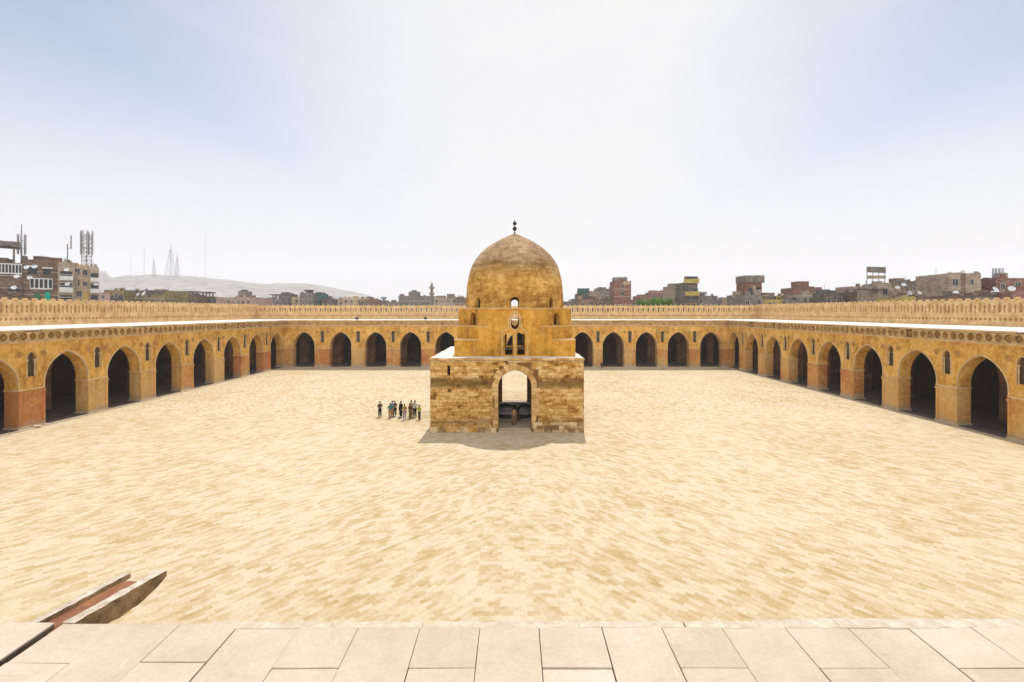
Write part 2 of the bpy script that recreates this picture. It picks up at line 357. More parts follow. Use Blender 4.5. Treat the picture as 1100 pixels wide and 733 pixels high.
def arch(cx, w_, z0, zs, rise, n=9, grow=0.0):
    """outline of a pointed arch opening from bottom left, over the top, to bottom right"""
    a = w_/2; r = (rise*rise+a*a)/(2*a)
    a2 = a+grow; r2 = r+grow; cxl = cx-a+r
    th = math.acos(max(-1, min(1, (cx-cxl)/r2)))
    pts = [(cx-a2, z0)]
    for i in range(n+1):
        t = math.pi+(th-math.pi)*i/n
        pts.append((cxl+r2*math.cos(t), zs+r2*math.sin(t)))
    return pts+[(2*cx-x, z) for x, z in reversed(pts[:-1])]

def tube(bm, pts, radii, seg=8, cap=True, mi=0):
    rings = []
    for i, p in enumerate(pts):
        p = Vector(p); d_ = (Vector(pts[min(i+1, len(pts)-1)])-Vector(pts[max(i-1, 0)])).normalized()
        u = d_.orthogonal().normalized() if abs(d_.z) < 0.99 else Vector((1, 0, 0)); v = d_.cross(u)
        r_ = radii[i] if isinstance(radii, (list, tuple)) else radii
        rings.append([bm.verts.new(p+(u*math.cos(2*math.pi*k/seg)+v*math.sin(2*math.pi*k/seg))*r_) for k in range(seg)])
    for a, b in zip(rings, rings[1:]):
        for k in range(seg):
            f = bm.faces.new([a[k], a[(k+1) % seg], b[(k+1) % seg], b[k]]); f.material_index = mi
    if cap:
        bm.faces.new(list(reversed(rings[0]))).material_index = mi; bm.faces.new(rings[-1]).material_index = mi

def lathe(bm, prof, seg=48, c=(0, 0)):
    rings = []
    for r_, z in prof:
        if r_ < 1e-4: rings.append([bm.verts.new((c[0], c[1], z))])
        else: rings.append([bm.verts.new((c[0]+r_*math.cos(2*math.pi*k/seg), c[1]+r_*math.sin(2*math.pi*k/seg), z)) for k in range(seg)])
    for a, b in zip(rings, rings[1:]):
        for k in range(seg):
            j = (k+1) % seg
            va = [a[0]] if len(a) == 1 else [a[k], a[j]]; vb = [b[0]] if len(b) == 1 else [b[j], b[k]]
            if len(va)+len(vb) > 2: bm.faces.new(va+vb)
    bmesh.ops.recalc_face_normals(bm, faces=bm.faces)

def torus(bm, c, R_, r_, axis='y', seg=14, sub=5):
    vv = []
    for i in range(seg):
        t = 2*math.pi*i/seg; row = []
        for j in range(sub):
            p = 2*math.pi*j/sub; q = R_+r_*math.cos(p)
            row.append(bm.verts.new((c[0]+q*math.cos(t), c[1]+r_*math.sin(p), c[2]+q*math.sin(t))))
        vv.append(row)
    for i in range(seg):
        for j in range(sub):
            bm.faces.new([vv[i][j], vv[i][(j+1) % sub], vv[(i+1) % seg][(j+1) % sub], vv[(i+1) % seg][j]])

def evaluated(o):
    dg = bpy.context.evaluated_depsgraph_get(); dg.update()
    return bpy.data.meshes.new_from_object(o.evaluated_get(dg))
def cut(o, cutters):
    for c in cutters:
        m = o.modifiers.new('b', 'BOOLEAN'); m.operation = 'DIFFERENCE'; m.solver = 'EXACT'; m.object = c
    me = evaluated(o); o.modifiers.clear(); old = o.data; o.data = me; bpy.data.meshes.remove(old)
    for c in cutters: bpy.data.objects.remove(c)

# ---------------------------------------------------------------- ground
def sheet(name, x0, x1, y0, y1, z, mat):
    bm = bmesh.new(); bm.faces.new([bm.verts.new(p) for p in ((x0, y0, z), (x1, y0, z), (x1, y1, z), (x0, y1, z))])
    o = obj(name, bm, mat); o['kind'] = 'structure'; return o
XL, XR, YF, YN = -47.8, 44.6, 94.8, 2.56     # courtyard faces
DEP = 13.3
sheet('ground', -2900, 2900, -2900, 2900, -0.3, 'ground')
sheet('courtyard', XL-1.4, XR+1.4, YN-1.4, YF+1.4, 0.0, 'court')

# ---------------------------------------------------------------- arcades
AW, AS, ARISE = 4.7, 3.9, 3.02
AC = 4.33                                    # where the curve starts, above the impost
TOP = 9.8
def rosette_bm(r_=0.33, n=6):
    bm = bmesh.new(); torus(bm, (0, 0, 0), r_, 0.055, seg=16, sub=4); torus(bm, (0, 0, 0), r_*0.28, 0.04, seg=8, sub=4)
    for k in range(n):
        t = 2*math.pi*k/n
        torus(bm, (r_*0.62*math.cos(t), 0, r_*0.62*math.sin(t)), r_*0.2, 0.03, seg=6, sub=4)
    bmesh.ops.recalc_face_normals(bm, faces=bm.faces); return bm

def arcade(label, loc, rz, centers, x0, x1, rx0, rx1, aw=AW, friezedetail=True, niche=True, seed=1):
    rnd = random.Random(seed)
    root = empty('arcade', loc, rz); tag(root, label, 'arcade', 'arcades round the courtyard')
    cs = sorted(centers)
    # front wall, thirteen pointed arches and a small pointed window over every pier
    loops = [[(x0, -0.25), (x1, -0.25), (x1, 8.62), (x0, 8.62)]]
    for c in cs: loops.append(arch(c, aw, -0.2, AC, ARISE, 12))
    mids = [(a+b)/2 for a, b in zip(cs, cs[1:])]
    for m in mids: loops.append(arch(m, 0.86, 5.15, 7.0, 0.62, 4))
    bm = bmesh.new(); prism(bm, loops, 0, 1.35); obj('facade_wall', bm, 'ochre', root)
    # raised band over every arch
    bm = bmesh.new(); outer = arch(0, aw, AS+0.07, AC, ARISE, 14, 0.13); inner = arch(0, aw, AS+0.07, AC, ARISE, 14, -0.006)
    prism(bm, [outer+list(reversed(inner))], -0.05, 0.10)
    a0 = obj('archivolt', bm, 'trim', root, (cs[0], 0, 0))
    for c in cs[1:]: copy_child(a0, root, (c, 0, 0))
    # window surround with two little columns
    bm = bmesh.new(); o_ = arch(0, 0.86, 5.08, 7.0, 0.62, 5, 0.075); i_ = arch(0, 0.86, 5.05, 7.0, 0.62, 5, 0.0)
    prism(bm, [o_+list(reversed(i_))], -0.05, 0.08)
    for s in (-1, 1):
        tube(bm, [(s*0.38, 0.10, 5.15), (s*0.38, 0.10, 6.7)], 0.075, 6)
        box(bm, s*0.38-0.1, s*0.38+0.1, 0.0, 0.2, 6.68, 6.86)
    w0 = obj('window_surround', bm, 'trim', root, (mids[0], 0, 0))
    for m in mids[1:]: copy_child(w0, root, (m, 0, 0))
    bm = bmesh.new(); prism(bm, [arch(0, 0.90, 5.13, 7.0, 0.63, 4)], 0.24, 0.32); g0 = obj('window_dark_sheet', bm, 'window_dark', root, (mids[0], 0, 0))  # dark sheet across the open window, standing in for the shade inside
    for m in mids[1:]: copy_child(g0, root, (m, 0, 0))
    r0 = None
    for m in mids:
        for s in (-1, 1):
            p = (m+s*1.12, -0.01, 7.35)
            if r0 is None: r0 = obj('rosette', rosette_bm(0.26), 'rosette', root, p)
            else: copy_child(r0, root, p)
    # impost moulding round each pier and its corner columns
    edges = [(cs[i]+aw/2, cs[i+1]-aw/2) for i in range(len(cs)-1)]
    c0 = None
    for a, b in [(x0+0.02, cs[0]-aw/2)]+edges+[(cs[-1]+aw/2, x1-0.02)]:
        if b-a < 0.3: continue
        bm = bmesh.new(); m_ = (a+b)/2; h_ = (b-a)/2
        box(bm, -h_-0.05, h_+0.05, -0.06, 1.41, AS-0.09, AS+0.07); obj('impost_moulding', bm, 'trim', root, (m_, 0, 0))
        bm = bmesh.new(); box(bm, -h_-0.09, h_+0.09, -0.10, 1.45, -0.02, 0.32); obj('pier_base', bm, 'kerb', root, (m_, 0, 0))
        for x in (a+0.10, b-0.10):
            if c0 is None:
                bm = bmesh.new(); tube(bm, [(0, -0.02, 0.3), (0, -0.02, 3.51)], 0.12, 8); box(bm, -0.14, 0.14, -0.16, 0.1, 3.5, 3.72); c0 = obj('corner_column', bm, 'ochre', root, (x, 0, 0))
            else: copy_child(c0, root, (x, 0, 0))
    # frieze band with carved rosettes
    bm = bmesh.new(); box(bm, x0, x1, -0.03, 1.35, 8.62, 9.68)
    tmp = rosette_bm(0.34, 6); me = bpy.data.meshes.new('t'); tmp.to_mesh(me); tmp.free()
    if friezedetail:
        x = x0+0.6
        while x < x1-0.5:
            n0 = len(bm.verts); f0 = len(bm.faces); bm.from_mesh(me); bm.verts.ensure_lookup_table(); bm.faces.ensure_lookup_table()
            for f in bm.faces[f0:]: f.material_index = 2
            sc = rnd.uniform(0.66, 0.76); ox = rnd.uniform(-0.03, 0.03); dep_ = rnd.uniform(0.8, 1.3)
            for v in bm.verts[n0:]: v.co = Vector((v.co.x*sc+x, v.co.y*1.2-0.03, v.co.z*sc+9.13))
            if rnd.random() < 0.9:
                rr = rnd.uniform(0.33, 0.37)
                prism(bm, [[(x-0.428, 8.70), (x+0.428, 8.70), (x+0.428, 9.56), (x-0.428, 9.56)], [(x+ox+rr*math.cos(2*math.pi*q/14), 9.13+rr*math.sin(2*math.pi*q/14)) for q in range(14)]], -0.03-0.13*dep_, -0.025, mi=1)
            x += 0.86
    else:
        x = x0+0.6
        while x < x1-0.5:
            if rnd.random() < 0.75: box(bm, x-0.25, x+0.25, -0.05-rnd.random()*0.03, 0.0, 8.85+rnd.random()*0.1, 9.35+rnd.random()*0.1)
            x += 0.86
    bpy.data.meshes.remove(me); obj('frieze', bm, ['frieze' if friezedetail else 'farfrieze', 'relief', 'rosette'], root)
    # string course below and broken cornice on top, in pieces of uneven projection
    bm = bmesh.new(); x = x0
    while x < x1:
        l_ = min(rnd.uniform(0.8, 2.4), x1-x)
        box(bm, x, x+l_-0.004, -0.12+rnd.uniform(-0.02, 0.03), 0.3, 8.50+rnd.uniform(-0.02, 0.02), 8.68)
        if rnd.random() < 0.93: box(bm, x, x+l_-0.004, -0.16+rnd.uniform(-0.06, 0.05), 0.5, 9.60+rnd.uniform(-0.03, 0.02), TOP-0.02+rnd.uniform(-0.03, 0.03))
        x += l_
    obj('cornice', bm, 'trim', root)
    bm = bmesh.new(); box(bm, rx0, rx1, 0.02, DEP-0.02, TOP-0.35, TOP); obj('roof', bm, 'roof', root)
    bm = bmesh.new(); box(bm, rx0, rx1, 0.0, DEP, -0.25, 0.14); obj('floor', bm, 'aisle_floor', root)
    bm = bmesh.new(); box(bm, x0+0.5, x1-0.5, -0.42, -0.002, -0.05, 0.09); obj('kerb', bm, 'kerb', root)
    # middle row of arches inside the roofed aisle
    loops = [[(rx0+0.1, 0.1), (rx1-0.1, 0.1), (rx1-0.1, TOP-0.36), (rx0+0.1, TOP-0.36)]]
    step = cs[1]-cs[0]
    ics = [c for c in cs]
    for c in ics: loops.append(arch(c, aw, 0.12, AC, ARISE))
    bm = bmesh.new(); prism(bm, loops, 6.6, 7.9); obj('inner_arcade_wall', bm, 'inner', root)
    bm = bmesh.new(); box(bm, rx0, rx1, DEP-1.2, DEP, -0.25, TOP-0.36)
    for xe in (rx0, rx1-0.8): box(bm, xe, xe+0.8, 0.03, DEP-1.21, -0.25, TOP-0.36) if abs(xe if xe == rx0 else rx1) > YF+5 else None
    obj('back_wall', bm, 'inner_back_shade', root)
    return root

cl = [48.7-7.16*6+7.16*k for k in range(13)]
arcade('long shaded arcade of pointed arches along the left side of the courtyard', (XL, 0, 0), R(90), cl, 3.2, YF, -10, YF+DEP, seed=2)
cr = [43.4+6.98*(k-5) for k in range(13)]
arcade('long arcade of pointed arches along the right side of the courtyard', (XR, 0, 0), R(-90), [-c for c in cr], -YF, -3.2, -(YF+DEP), 10, seed=3)
cf = [(p-552)*0.1939 for p in (326.5, 366, 403.5, 441, 479, 518, 556, 592, 625.8, 659, 694.5, 728.8, 763.8)]
arcade('far arcade of pointed arches behind the domed building, facing the viewer', (0, YF, 0), 0, cf, XL+0.01, XR-0.01, XL-0.015, XR+0.015, aw=4.5, friezedetail=False, seed=4)

# near arcade below the viewer: its paved roof edge fills the foreground
def near_arcade():
    root = empty('roof_terrace', (0, YN, 0), math.pi)
    tag(root, 'pinkish stone paved roof terrace the viewer stands on, foreground', 'roof terrace')
    x0, x1 = -XR+0.01, -XL-0.01
    loops = [[(x0, -0.25), (x1, -0.25), (x1, 9.3), (x0, 9.3)]]
    for k in range(13): loops.append(arch(x0+3.6+7.05*k, AW, -0.2, AC, ARISE, 6))
    bm = bmesh.new(); prism(bm, loops, 0.03, 1.35); obj('facade_wall', bm, 'ochre', root)
    # roof deck around the gutter slot; local x = -world x
    bm = bmesh.new(); g0, g1 = 2.475, 2.735
    box(bm, x0, g0, 0.06, DEP, 9.3, TOP-0.05); box(bm, g1, x1, 0.06, DEP, 9.3, TOP-0.05)
    box(bm, g0, g1, 0.06, DEP, 9.3, TOP-0.26)
    box(bm, 2.5745, 2.5785, 0.01, 6.5, TOP-0.2, TOP-0.004)  # thin dark strip painting in the shade on the slot's side face
    obj('roof_deck', bm, 'joint', root)
    bm = bmesh.new(); box(bm, x0, x1, DEP-1.2, DEP-0.02, -0.25, 9.28); obj('back_wall', bm, 'inner_back_shade', root)
    rnd = random.Random(5); bm = bmesh.new()
    slots = []
    x = -9.02
    k = 0
    while x < 9:
        w_ = 0.339+rnd.uniform(-0.012, 0.012); slots.append((x, x+w_, k)); x += w_; k += 1
    def slab(xa, xb, ya, yb):
        g = 0.0014+rnd.random()*0.0016; z = TOP+rnd.uniform(-0.004, 0.002); sk = rnd.uniform(-0.004, 0.004)
        vv = box(bm, xa+g, xb-g, ya+g, yb-g, z-0.06, z)
        for v in vv: v.co.x += rnd.uniform(-0.0012, 0.0012); v.co.y += rnd.uniform(-0.0012, 0.0012)
        for v in vv[4:]: v.co.z += rnd.uniform(-0.002, 0.002)
    for xa, xb, k in slots:                         # xa.. are world x
        lx0, lx1 = -xb, -xa
        # local cover slab runs to the edge of the gutter slot
        if lx1 > 2.53 and lx0 < 2.58:
            if lx0 < 2.50: lx1 = 2.535
            else: lx0 = 2.578
        if lx0 >= 2.50 and lx0 < 2.578: lx0 = 2.578
        if lx1-lx0 < 0.03: continue
        start = 0.035 if xa > -1.75 else 0.0
        y = start; j = 0
        first = 0.29 if k % 2 else 0.62
        while y < 6.5:
            l_ = first if j == 0 else 0.60+rnd.uniform(-0.04, 0.04)
            slab(lx0, lx1, y, y+l_); y += l_; j += 1
    sb = obj('paving_slabs', bm, 'slab', root)
    bv = sb.modifiers.new('bevel', 'BEVEL'); bv.width = 0.0015; bv.segments = 1
    # broken mortar lip along the edge
    bm = bmesh.new(); x = -1.7
    while x < 9:
        l_ = rnd.uniform(0.3, 1.0)
        n = max(3, int(l_/0.04)); fr = []; bk = []
        for i in range(n+1):
            t = x+l_*i/n
            fr.append((-t, -0.012+rnd.uniform(-0.007, 0.007)-(0.02 if x > 1.2 else 0))); bk.append((-t, 0.040+rnd.uniform(-0.004, 0.006)))
        prism(bm, [fr+list(reversed(bk))], TOP-0.07, TOP+0.001+rnd.uniform(-0.003, 0.002), 'z')
        x += l_+rnd.choice((0.001, 0.001, 0.002, 0.001, 0.012, 0.07))
    obj('mortar_lip', bm, 'lip', root)
    bm = bmesh.new(); x = -1.75
    box(bm, -9, 1.75, 0.0, 0.045, TOP-0.25, TOP-0.012); obj('edge_course', bm, 'lip', root)
    return root
near_arcade()

# stone water spout projecting from the terrace edge
def spout():
    root = empty('water_spout', (-2.60, YN, TOP)); tag(root, 'weathered stone water spout jutting over the terrace edge, lower left', 'water spout')
    rnd = random.Random(9)
    def rail(xa, xb, ylen, dep, name, dx, mats):
        bm = bmesh.new(); n = 14; rows = []
        for i in range(n+1):
            t = i/n; y = 0.0+ylen*t
            tt = max(0, (t-0.55)/0.45); dz = -0.012*max(0, y)
            bot = -dep+dep*0.62*tt**1.8
            o_ = dx*max(0, y); j = lambda s=0.0025: rnd.uniform(-s, s)
            rows.append([bm.verts.new((xa+o_+j(), y, dz+j())), bm.verts.new((xb+o_+j(), y, dz+j())), bm.verts.new((xb+o_+j(0.004), y, bot+j(0.004))), bm.verts.new((xa+o_+j(), y, bot+j(0.004)))])
        for a, b in zip(rows, rows[1:]):
            for k in range(4):
                f = bm.faces.new([a[k], a[(k+1) % 4], b[(k+1) % 4], b[k]]); f.material_index = 0 if k == 0 else 1
        bm.faces.new(list(reversed(rows[0]))).material_index = 1; bm.faces.new(rows[-1]).material_index = 1
        bmesh.ops.recalc_face_normals(bm, faces=bm.faces)
        return obj(name, bm, mats, root)
    rail(-0.130, -0.078, 0.50, 0.09, 'rail', 0.20, ['spout_top', 'spout_side'])
    rail(0.060, 0.127, 0.53, 0.125, 'rail', 0.22, ['spout_top', 'spout_side'])
    bm = bmesh.new(); n = 10; rows = []
    for i in range(n+1):
        y = -0.05+0.50*i/n; o_ = 0.21*max(0, y)
        rows.append([bm.verts.new(p) for p in ((-0.079+o_, y, -0.026-0.012*y), (0.061+o_, y, -0.028-0.012*y), (0.061+o_, y, -0.08), (-0.079+o_, y, -0.08))])
    for a, b in zip(rows, rows[1:]):
        for k in range(4): bm.faces.new([a[k], a[(k+1) % 4], b[(k+1) % 4], b[k]])
    bm.faces.new(rows[-1]); bm.faces.new(list(reversed(rows[0]))); bmesh.ops.recalc_face_normals(bm, faces=bm.faces)
    obj('channel_bed', bm, 'spout_red', root)
spout()

# ---------------------------------------------------------------- openwork parapets
def merlon_bm(U, T=0.52):
    bm = bmesh.new(); h = U/2
    keyR = [(h, 11.12), (h, 11.4), (h-0.085, 11.4), (h-0.06, 12.05)]
    for i in range(5):
        t = -math.pi*0.40-math.pi*0.58*i/4
        keyR.append((h+0.12*math.cos(t)*1.0 if False else h-0.12*math.sin(-t)*1.0, 12.2+0.12*-math.cos(t))) if False else keyR.append((h-0.145*math.sin(math.pi*(0.12+0.76*i/4)), 12.2-0.145*math.cos(math.pi*(0.12+0.76*i/4))))
    keyR += [(h, 12.33), (h, 13.24), (h-0.11, 13.22), (h-0.12, 13.02), (h-0.06, 12.92), (h-0.10, 12.78)]
    hump = [(x*(h-0.16), 12.82+0.17*(1-x*x)) for x in (1, 0.66, 0.33, 0)]
    right = keyR+hump
    left = [(-x, z) for x, z in reversed(right[:-1])]
    hole = [(0.225*math.cos(t)*(1 if math.sin(t) < 0 else 0.95), 12.02+0.62*math.sin(t)) for t in [2*math.pi*i/14 for i in range(14)]]
    prism(bm, [right+left, hole], -T/2, T/2)
    return bm
def parapet(label, loc, rz, x0, x1, U):
    root = empty('crenellated_parapet', loc, rz); tag(root, label, 'parapet', 'openwork parapets above the arcades')
    bm = bmesh.new(); box(bm, x0, x1, -0.2, 0.25, 9.3, 10.34)
    box(bm, x0, x1, -0.22, 0.22, 10.95, 11.12)
    n = int(round((x1-x0)/(U/2))); s = (x1-x0)/n
    for i in range(n):
        cx = x0+s*(i+0.5)
        prism(bm, [[(cx-s/2, 10.34), (cx+s/2, 10.34), (cx+s/2, 10.95), (cx-s/2, 10.95)],
                   [(cx+0.175*math.cos(2*math.pi*k/8), 10.65+0.175*math.sin(2*math.pi*k/8)) for k in range(8)]], -0.20, 0.24)
    bmesh.ops.remove_doubles(bm, verts=bm.verts, dist=0.0005)
    obj('pierced_wall', bm, 'cren', root)
    n = int((x1-x0)/U); s = (x1-x0)/n; m0 = None
    rnd = random.Random(n)
    for i in range(n):
        p = (x0+s*(i+0.5), 0, 0)
        if m0 is None: m0 = obj('merlon', merlon_bm(s), 'cren', root, p)
        else:
            c = copy_child(m0, root, p, rnd.uniform(-0.006, 0.006)); c.location.z = rnd.uniform(-0.02, 0.02)
    return root
parapet('pierced crenellated parapet running above the left arcade roof', (XL-DEP, 0, 0), R(90), -8, YF+DEP, 1.13)
parapet('pierced crenellated parapet running above the right arcade roof', (XR+DEP, 0, 0), R(-90), -(YF+DEP), 8, 1.13)
parapet('pierced crenellated parapet above the far arcade roof', (0, YF+DEP, 0), 0, XL-DEP+0.3, XR+DEP-0.3, 1.19)

# ---------------------------------------------------------------- domed building
KX, KY = 0.1, 51.1
kio = empty('domed_pavilion', (KX, KY, 0)); tag(kio, 'ochre stone pavilion with large pointed dome in the middle of the courtyard', 'domed building')
def octo(h, c):
    return [(-h+c, -h), (h-c, -h), (h, -h+c), (h, h-c), (h-c, h), (-h+c, h), (-h, h-c), (-h, -h+c)]
def kiosk():
    xa, xb, ya, yb, T, H = -8.1, 6.6, -7.5, 6.9, 1.6, 6.86
    AR = dict(w_=3.15, z0=-0.1, zs=4.28, rise=1.66, n=10)
    def wall(x0, x1, y0, y1, axis, cc, extra=()):
        bm = bmesh.new(); lo, hi = (x0, x1) if axis == 'y' else (y0, y1)
        loops = [[(lo, -0.2), (hi, -0.2), (hi, H), (lo, H)], arch(cc, **AR)]+list(extra)
        if axis == 'y': prism(bm, loops, y0, y1, 'y')
        else: prism(bm, loops, x0, x1, 'x')
        obj('wall', bm, 'joint_stone', kio)
    wall(xa, xb, ya, ya+T, 'y', 0, [[(-6.45, 5.5), (-6.22, 5.5), (-6.22, 6.32), (-6.45, 6.32)]])
    wall(xa, xb, yb-T, yb, 'y', 0)
    wall(xa+0.003, xa+T, ya+T+0.001, yb-T-0.001, 'x', 0); wall(xb-T, xb-0.003, ya+T+0.001, yb-T-0.001, 'x', 0)
    # inner skin narrows the hall to a square under the dome
    bm = bmesh.new(); prism(bm, [[(xa+0.02, ya+0.02), (xb-0.02, ya+0.02), (xb-0.02, yb-0.02), (xa+0.02, yb-0.02)], [p for p in reversed(octo(5.2, 1.9))]], 6.862, 7.12, 'z')
    obj('roof_slab', bm, 'roof', kio)
    rnd = random.Random(11); bm = bmesh.new()
    def ledge(x0, x1, y0, y1, along):
        a = x0 if along == 'x' else y0; e = x1 if along == 'x' else y1
        while a < e-0.05:
            l_ = min(rnd.uniform(0.5, 1.3), e-a); j = rnd.uniform(-0.03, 0.03); z1 = 7.10+rnd.uniform(-0.05, 0.05)
            if rnd.random() < 0.9:
                if along == 'x': box(bm, a, a+l_-0.01, y0+j, y1, 6.90, z1)
                else: box(bm, x0+j, x1+j, a, a+l_-0.01, 6.90, z1)
            a += l_
    ledge(xa-0.06, xb+0.08, ya-0.08, ya+0.01, 'x'); ledge(xa-0.07, xa+0.01, ya, yb, 'y'); ledge(xb-0.01, xb+0.09, ya, yb, 'y')
    obj('cornice', bm, 'vouss', kio)
    # facing stones in uneven courses on the four faces
    def facing(face):
        bm = bmesh.new(); rf = random.Random(face*7+1)
        lo, hi = (xa+0.02, xb-0.02) if face in (0, 2) else (ya+0.1, yb-0.1)
        z = 0.02 if face else 0.02
        while z < 6.82:
            h = min(rf.uniform(0.27, 0.36), 6.84-z); a = lo-rf.random()*0.4; dz = 0
            while a < hi:
                l_ = rf.uniform(0.32, 0.85); p, q = max(a, lo), min(a+l_, hi); a += l_
                if q-p < 0.08: continue
                zt = z+h; inside = False
                for xx in (p, (p+q)/2, q):
                    if abs(xx) < 2.0 and (zt < 4.4 or math.hypot(xx, (zt-4.28)/1.05) < 2.15 or math.hypot(xx, (z-4.28)/1.05) < 2.15): inside = True
                if face == 0 and p < -6.2 and q > -6.47 and zt > 5.45 and z < 6.35:
                    for p_, q_ in ((p, -6.47), (-6.2, q)):
                        if q_-p_ > 0.06: box(bm, p_+0.006, q_-0.004, ya-0.025, ya+0.02, z+0.005, zt-0.005)
                    continue
                if inside:
                    if q-p > 0.3:                    # trim to the clear side of the opening
                        lim = 2.22
                        if abs(p) > lim and p < 0: q = -lim
                        elif abs(q) > lim and q > 0: p = lim
                        else: continue
                        if q-p < 0.12 or (face == 0 and p < -6.0): continue
                    else: continue
                if rf.random() < 0.035: continue
                pr = rf.choice((0.0, 0.008, 0.015, 0.02, 0.03))+0.012
                j = [rf.uniform(-0.012, 0.012) for _ in range(8)]
                if face == 0: vv = box(bm, p+0.006, q-0.006, ya-pr, ya+0.02, z+0.005, zt-0.005)
                elif face == 2: vv = box(bm, p+0.006, q-0.006, yb-0.02, yb+pr, z+0.005, zt-0.005)
                elif face == 1: vv = box(bm, xb-0.03, xb+pr, p+0.006, q-0.006, z+0.005, zt-0.005)
                else: vv = box(bm, xa-pr, xa+0.03, p+0.006, q-0.006, z+0.005, zt-0.005)
                for v, t in zip(vv, j): v.co.z += t; v.co.x += j[3]*0.4 if face in (0, 2) else 0
            z += h
        o = obj('facing_stones', bm, 'blocks', kio); m = o.modifiers.new('bevel', 'BEVEL'); m.width = 0.018; m.segments = 1
    for fc in range(4): facing(fc)
    # arch stones
    bm = bmesh.new(); nst = 15
    def ring(yf, yk):
        for i in range(nst):
            t0 = math.pi*(i+0.03)/nst; t1 = math.pi*(i+0.97)/nst
            ro = 2.20+rnd.uniform(-0.16, 0.16)
            pts = []
            for r_ in (1.60, ro):
                for t in ((t0, (t0+t1)/2, t1) if r_ < 2 else (t1, (t0+t1)/2, t0)):
                    x = r_*math.cos(t); z = 4.28+r_*math.sin(t)*1.045
                    pts.append((x, z))
            prism(bm, [pts], yf+rnd.uniform(-0.012, 0.012), yk)
        for s in (-1, 1):
            z = 0.4
            while z < 4.25:
                hh = min(rnd.uniform(0.34, 0.44), 4.26-z); ww = rnd.uniform(0.35, 0.8)
                x0, x1 = sorted((s*1.60, s*(1.6+ww))); box(bm, x0, x1, yf+0.015+rnd.uniform(-0.01, 0.01), yk, z+0.008, z+hh-0.008); z += hh
    ring(ya-0.06, ya+0.1)
    obj('arch_stones', bm, 'vouss', kio)
    # eroded footing
    bm = bmesh.new()
    def foot(x0, x1, z1, pr, rows):
        for r_ in range(rows):
            a = x0; h = z1/rows
            while a < x1-0.05:
                l_ = min(rnd.uniform(0.3, 0.95), x1-a); q = rnd.random()
                if r_ < rows-1 or q < 0.75:
                    vv = box(bm, a+0.01, a+l_-0.01, ya-pr*(0.5+rnd.random()), ya+0.05, r_*h-0.02, (r_+1)*h-0.015+rnd.uniform(-0.06, 0.05))
                    for v in vv: v.co += Vector((rnd.uniform(-.03, .03), rnd.uniform(-.03, .03) if v.co.y < ya-0.01 else 0, rnd.uniform(-.02, .02)))
                a += l_
    foot(xa-0.05, -1.75, 0.52, 0.12, 1); foot(1.75, xb+0.03, 1.0, 0.10, 3)
    ft = obj('footing', bm, 'basestone', kio)
    bv = ft.modifiers.new('bevel', 'BEVEL'); bv.width = 0.035; bv.segments = 2
    bm = bmesh.new(); box(bm, xa+T, xb-T, ya+T, yb-T, -0.1, 0.30); box(bm, -1.57, 1.57, ya+0.35, ya+T, -0.1, 0.30); box(bm, -1.57, 1.57, ya+0.02, ya+0.35, -0.1, 0.15)
    box(bm, -1.57, 1.57, yb-T, yb-0.02, -0.1, 0.30)
    obj('floor', bm, 'kerb', kio)

    # stepped zone of transition
    tiers = [(6.0, 0.03, 7.11, 8.76), (6.0, 2.32, 8.76, 10.08), (6.0, 3.38, 10.08, 11.85)]
    def cutter(poly, ang):
        bm = bmesh.new(); prism(bm, [poly], -9, 9, 'y'); bmesh.ops.rotate(bm, verts=bm.verts, cent=(0, 0, 0), matrix=Matrix.Rotation(ang, 3, 'Z'))
        o = obj('cutter', bm, 'ochre_up'); o.location = (KX, KY, 0); return o
    lo_l = [(-1.00, 7.25), (-0.22, 7.25), (-0.22, 9.42), (-0.42, 9.50), (-0.80, 9.44), (-1.00, 9.25)]
    lo_r = [(-x, z) for x, z in reversed(lo_l)]
    loz = [(-0.28, 9.93), (0, 9.78), (0.28, 9.93), (0.40, 10.2), (0.40, 10.85), (0.28, 11.08), (0, 11.28), (-0.28, 11.08), (-0.40, 10.85), (-0.40, 10.2)]
    for i, (h, c, z0, z1) in enumerate(tiers):
        bm = bmesh.new()
        r_in = [5.35, 5.45, 5.66][i]
        prism(bm, [octo(h, c), [(r_in*math.cos(-2*math.pi*k/24), r_in*math.sin(-2*math.pi*k/24)) for k in range(24)]], z0, z1, 'z')
        o = obj('tier', bm, 'ochre_up', kio)
        cs = []
        for ang in (0, math.pi/2):
            cs += [cutter(lo_l, ang), cutter(lo_r, ang)] if i < 2 else []
            if i > 0: cs.append(cutter(loz, ang))
        if i == 2:
            for ang in (math.pi/4, -math.pi/4): cs.append(cutter(arch(0, 0.95, 10.2, 10.95, 0.55, 4), ang))
        cut(o, cs)
        # pale ledge on each step: only the cut corners show one
        if i < 2:
            cu = tiers[i+1][1]; e = 0.05; q = c
            for k in range(4):
                bm = bmesh.new(); prism(bm, [[(h-cu-0.15, -h-e), (h-q-0.0+e*0.3, -h-e), (h+e, -h+q-e*0.3), (h+e, -h+cu+0.15), (h-0.02, -h+cu+0.15), (h-cu-0.15, -h+0.02)]], z1-0.03, z1+0.045, 'z')
                bmesh.ops.rotate(bm, verts=bm.verts, cent=(0, 0, 0), matrix=Matrix.Rotation(k*math.pi/2, 3, 'Z'))
                for v in bm.verts: v.co.z += rnd.uniform(-.012, .012)
                obj('ledge', bm, 'trim', kio)
        else:
            bm = bmesh.new(); prism(bm, [octo(h+0.05, c), [(5.38*math.cos(-2*math.pi*k/32), 5.38*math.sin(-2*math.pi*k/32)) for k in range(32)]], z1-0.02, z1+0.07, 'z')
            for v in bm.verts: v.co += Vector((rnd.uniform(-.02, .02), rnd.uniform(-.02, .02), rnd.uniform(-.012, .012)))
